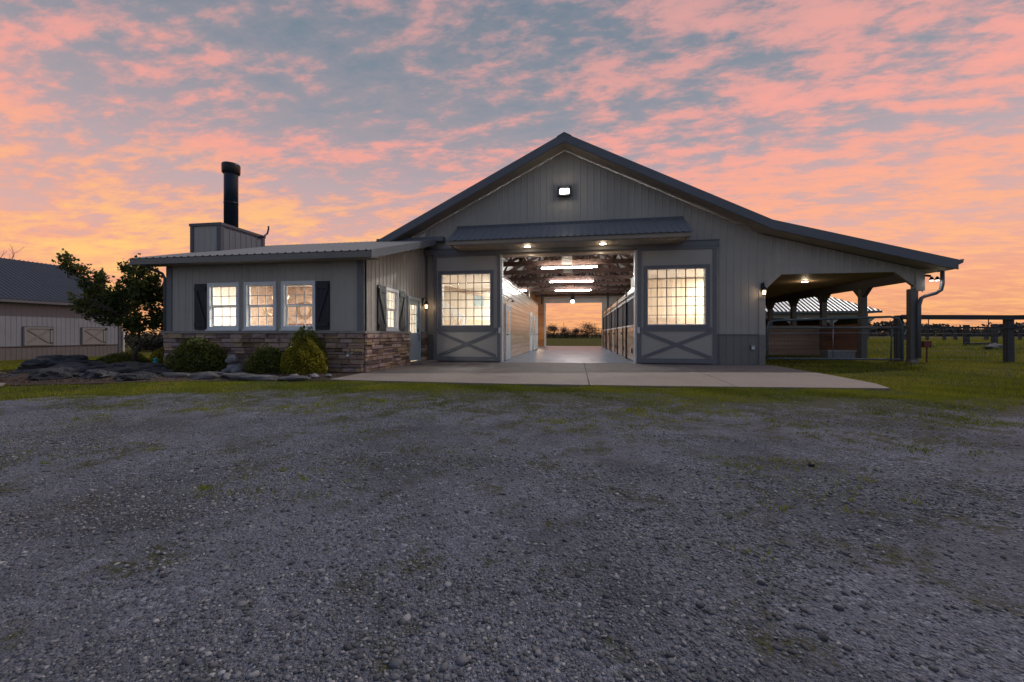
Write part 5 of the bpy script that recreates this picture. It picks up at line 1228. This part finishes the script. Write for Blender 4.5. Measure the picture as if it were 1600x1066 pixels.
# ------------------------------------------------------------------ grass
def blades(name, x, y, h, lab, wd=.006, tone0=0.0, zoff=0.0, lean=.5):
    n = len(x); z = hz(x, y)+zoff; a = rng.uniform(0, 6.283, n); w = wd*(.7+.6*rng.random(n)); hh = h*(.5+.8*rng.random(n)); la = rng.uniform(0, 6.283, n); ln = hh*lean*rng.random(n)
    dx_, dy_ = np.cos(a)*w, np.sin(a)*w
    v = np.stack([np.stack([x-dx_, y-dy_, z], 1), np.stack([x+dx_, y+dy_, z], 1), np.stack([x+np.cos(la)*ln, y+np.sin(la)*ln, z+hh], 1)], 1).reshape(-1, 3)
    f = np.arange(3*n).reshape(-1, 3)
    pt = .5+.28*np.sin(x*1.3+1.1*np.sin(y*1.7))+.2*np.sin(x*4.1+y*3.3)
    tone = np.clip(pt*.6+.45*rng.random(n)+tone0, 0, 1)
    o = npmesh(name, v, f, 'grass', np.repeat(tone, 3)); tag(o, lab, 'grass', kind='stuff'); return o
def nz2(x, y, s=1.0): return .5+.25*np.sin(x*2.3*s+1.7*np.sin(y*1.9*s))+.25*np.sin(y*3.1*s+1.3*np.sin(x*2.7*s+.5))
BLK = lambda x, y: (inside(x, y, pad) | inside(x, y, bed) | ((x > -6.9) & (x < 6.05) & (y > 14)) | ((x > -11.8) & (x < -5.5) & (y > 9.7)))
# lawn strip in front of bed and apron, ragged where it meets the gravel
n = 150000; x = rng.uniform(-14, 14, n); t = rng.beta(1.6, 1.6, n)
back_y = np.interp(x, [-14, -12.6, -11.2, -9.9, -8.6, -7.2, -5.9, -4.2, -1.3, 1.2, 3.6, 5.75, 6.4, 14], [7.6, 6.5, 6.4, 6.8, 7.4, 7.8, 8.05, 8.1, 8.05, 8.15, 8.3, 8.5, 9.2, 10])
y = edge(x)-.75+(back_y-edge(x)+.85)*t
pt = nz2(x, y, 1.5)+.20*np.sin(x*.83+2.2*y)+.12*np.sin(x*3.1)+.12*rng.normal(size=n)
k = ~BLK(x, y) & (rng.random(n) < np.clip((y-edge(x)+.75)/1.2, 0, 1)**1.3*(.10+.90*(pt > .46)))
blades('lawn_grass', x[k], y[k], .040, 'strip of short grass between the gravel and the building', .0045, -.02, .0, .8)
# right-hand lawn and paddock
n = 120000; x = rng.uniform(5.8, 20, n); y = rng.uniform(7.6, 20, n); k = ~BLK(x, y) & (rng.random(n) < np.clip((22-y)/12, .25, 1)*(.4+.6*(nz2(x, y) > .35)))
blades('lawn_grass', x[k], y[k], .06, 'sunlit short grass around the lean-to and gate', .006, .10)
n = 90000; x = rng.uniform(10.6, 42, n); y = rng.uniform(16, 46, n); k = rng.random(n) < .6+.4*(nz2(x, y, .5) > .45)
blades('pasture_grass', x[k], y[k], .11, 'green pasture grass beyond the fence', .016, .08)
n = 60000; x = rng.uniform(-33, -12, n); y = rng.uniform(7.6, 28, n); k = ~BLK(x, y) & (x < -12.2) & (y > 8.3-.32*(x+13.5))
blades('lawn_grass', x[k], y[k], .06, 'green lawn in front of the left metal barn', .010, .05)
# weed tufts in the gravel
cx_ = rng.uniform(-14, 16, 9000); cy_ = 1.2+6.6*rng.beta(2.3, .9, 9000); k = (cy_ < edge(cx_)+.1) & (nz2(cx_, cy_, .9)+.085*(cy_-5) > .46); cx_, cy_ = cx_[k], cy_[k]
m_ = 22; sp_ = np.repeat(rng.uniform(.03, .10, len(cx_)), m_); x = np.repeat(cx_, m_)+rng.normal(size=len(cx_)*m_)*sp_; y = np.repeat(cy_, m_)+rng.normal(size=len(cx_)*m_)*sp_*.7
blades('gravel_weeds', x, y, .028, 'small weed tufts scattered over the gravel', .0045, -.10, .008, 1.3)

# ------------------------------------------------------------------ loose gravel stones
def pebbles(name, n, area, rmed, lab, seed, octa=False, ba_=(1.3, 2.1)):
    r = np.random.default_rng(seed)
    phi = (1+5**.5)/2
    ico = np.array([(-1, phi, 0), (1, phi, 0), (-1, -phi, 0), (1, -phi, 0), (0, -1, phi), (0, 1, phi), (0, -1, -phi), (0, 1, -phi), (phi, 0, -1), (phi, 0, 1), (-phi, 0, -1), (-phi, 0, 1)])/math.sqrt(1+phi*phi)
    tri = np.array([(0, 11, 5), (0, 5, 1), (0, 1, 7), (0, 7, 10), (0, 10, 11), (1, 5, 9), (5, 11, 4), (11, 10, 2), (10, 7, 6), (7, 1, 8), (3, 9, 4), (3, 4, 2), (3, 2, 6), (3, 6, 8), (3, 8, 9), (4, 9, 5), (2, 4, 11), (6, 2, 10), (8, 6, 7), (9, 8, 1)])
    if octa:
        ico = np.array([(1, 0, 0), (-1, 0, 0), (0, 1, 0), (0, -1, 0), (0, 0, 1), (0, 0, -1)], float)
        tri = np.array([(0, 2, 4), (2, 1, 4), (1, 3, 4), (3, 0, 4), (2, 0, 5), (1, 2, 5), (3, 1, 5), (0, 3, 5)])
    nv = len(ico); y0, y1, side_ = area
    y = y0+(y1-y0)*r.random(n)**.8; half = 1.5*y+side_; x = -.16*y+r.uniform(-1, 1, n)*half
    k = (y < edge(x)-.1) & (r.random(n) < (.35+.65*(nz2(x*1.0, y*1.0, .8) > .40))*np.clip((edge(x)-y)/2.2, .15, 1))
    x, y = x[k], y[k]; n = len(x)
    s = rmed*np.exp(r.normal(size=n)*.40); s = np.clip(s, rmed*.4, rmed*2.1)
    sc3 = np.stack([s*r.uniform(.85, 1.3, n), s*r.uniform(.75, 1.1, n), s*r.uniform(.38, .62, n)], 1)
    base = ico[None]*(1+.20*r.normal(size=(n, nv, 1)))
    v = base*sc3[:, None]
    a = r.uniform(0, 6.283, n); ti = r.normal(size=n)*.3; ca, sa, ct, st_ = np.cos(a), np.sin(a), np.cos(ti), np.sin(ti)
    vy = v[:, :, 1]*ct[:, None]-v[:, :, 2]*st_[:, None]; vz = v[:, :, 1]*st_[:, None]+v[:, :, 2]*ct[:, None]; vx = v[:, :, 0]
    X_ = vx*ca[:, None]-vy*sa[:, None]+x[:, None]; Y_ = vx*sa[:, None]+vy*ca[:, None]+y[:, None]; Z_ = vz+(gz(x, y)+s*.12)[:, None]
    V = np.stack([X_, Y_, Z_], -1).reshape(-1, 3); F = (tri[None]+(np.arange(n)*nv)[:, None, None]).reshape(-1, 3)
    tone = np.repeat(np.clip(r.beta(ba_[0], ba_[1], n), 0, 1), nv)
    o = npmesh(name, V, F, 'pebble', tone, smooth=True); tag(o, lab, 'gravel', kind='stuff'); return n
mat('pebble', (0.2069, 0.2216, 0.2416), .85, .2, 60, .25, 160, attr='tone', ramp=[(0, (.055, .058, .070)), (.28, (.105, .110, .126)), (.5, (.165, .170, .188)), (.70, (.225, .230, .25)), (.86, (.30, .305, .325)), (1, (.40, .405, .42))], spec=.3)
pebbles('gravel_stones', 125000, (.55, 4.3, .8), .0046, 'fine crushed stone in the foreground', 4, True, (1.5, 1.6))
pebbles('gravel_stones', 60000, (4.0, 7.3, 1.0), .0066, 'fine crushed stone on the far half of the drive', 5, True, (1.5, 1.6))
pebbles('gravel_stones', 22000, (.55, 3.2, .8), .0066, 'loose grey gravel stones in the foreground', 1)
pebbles('gravel_stones', 2600, (.55, 3.6, .8), .0092, 'larger loose stones strewn over the gravel', 3)
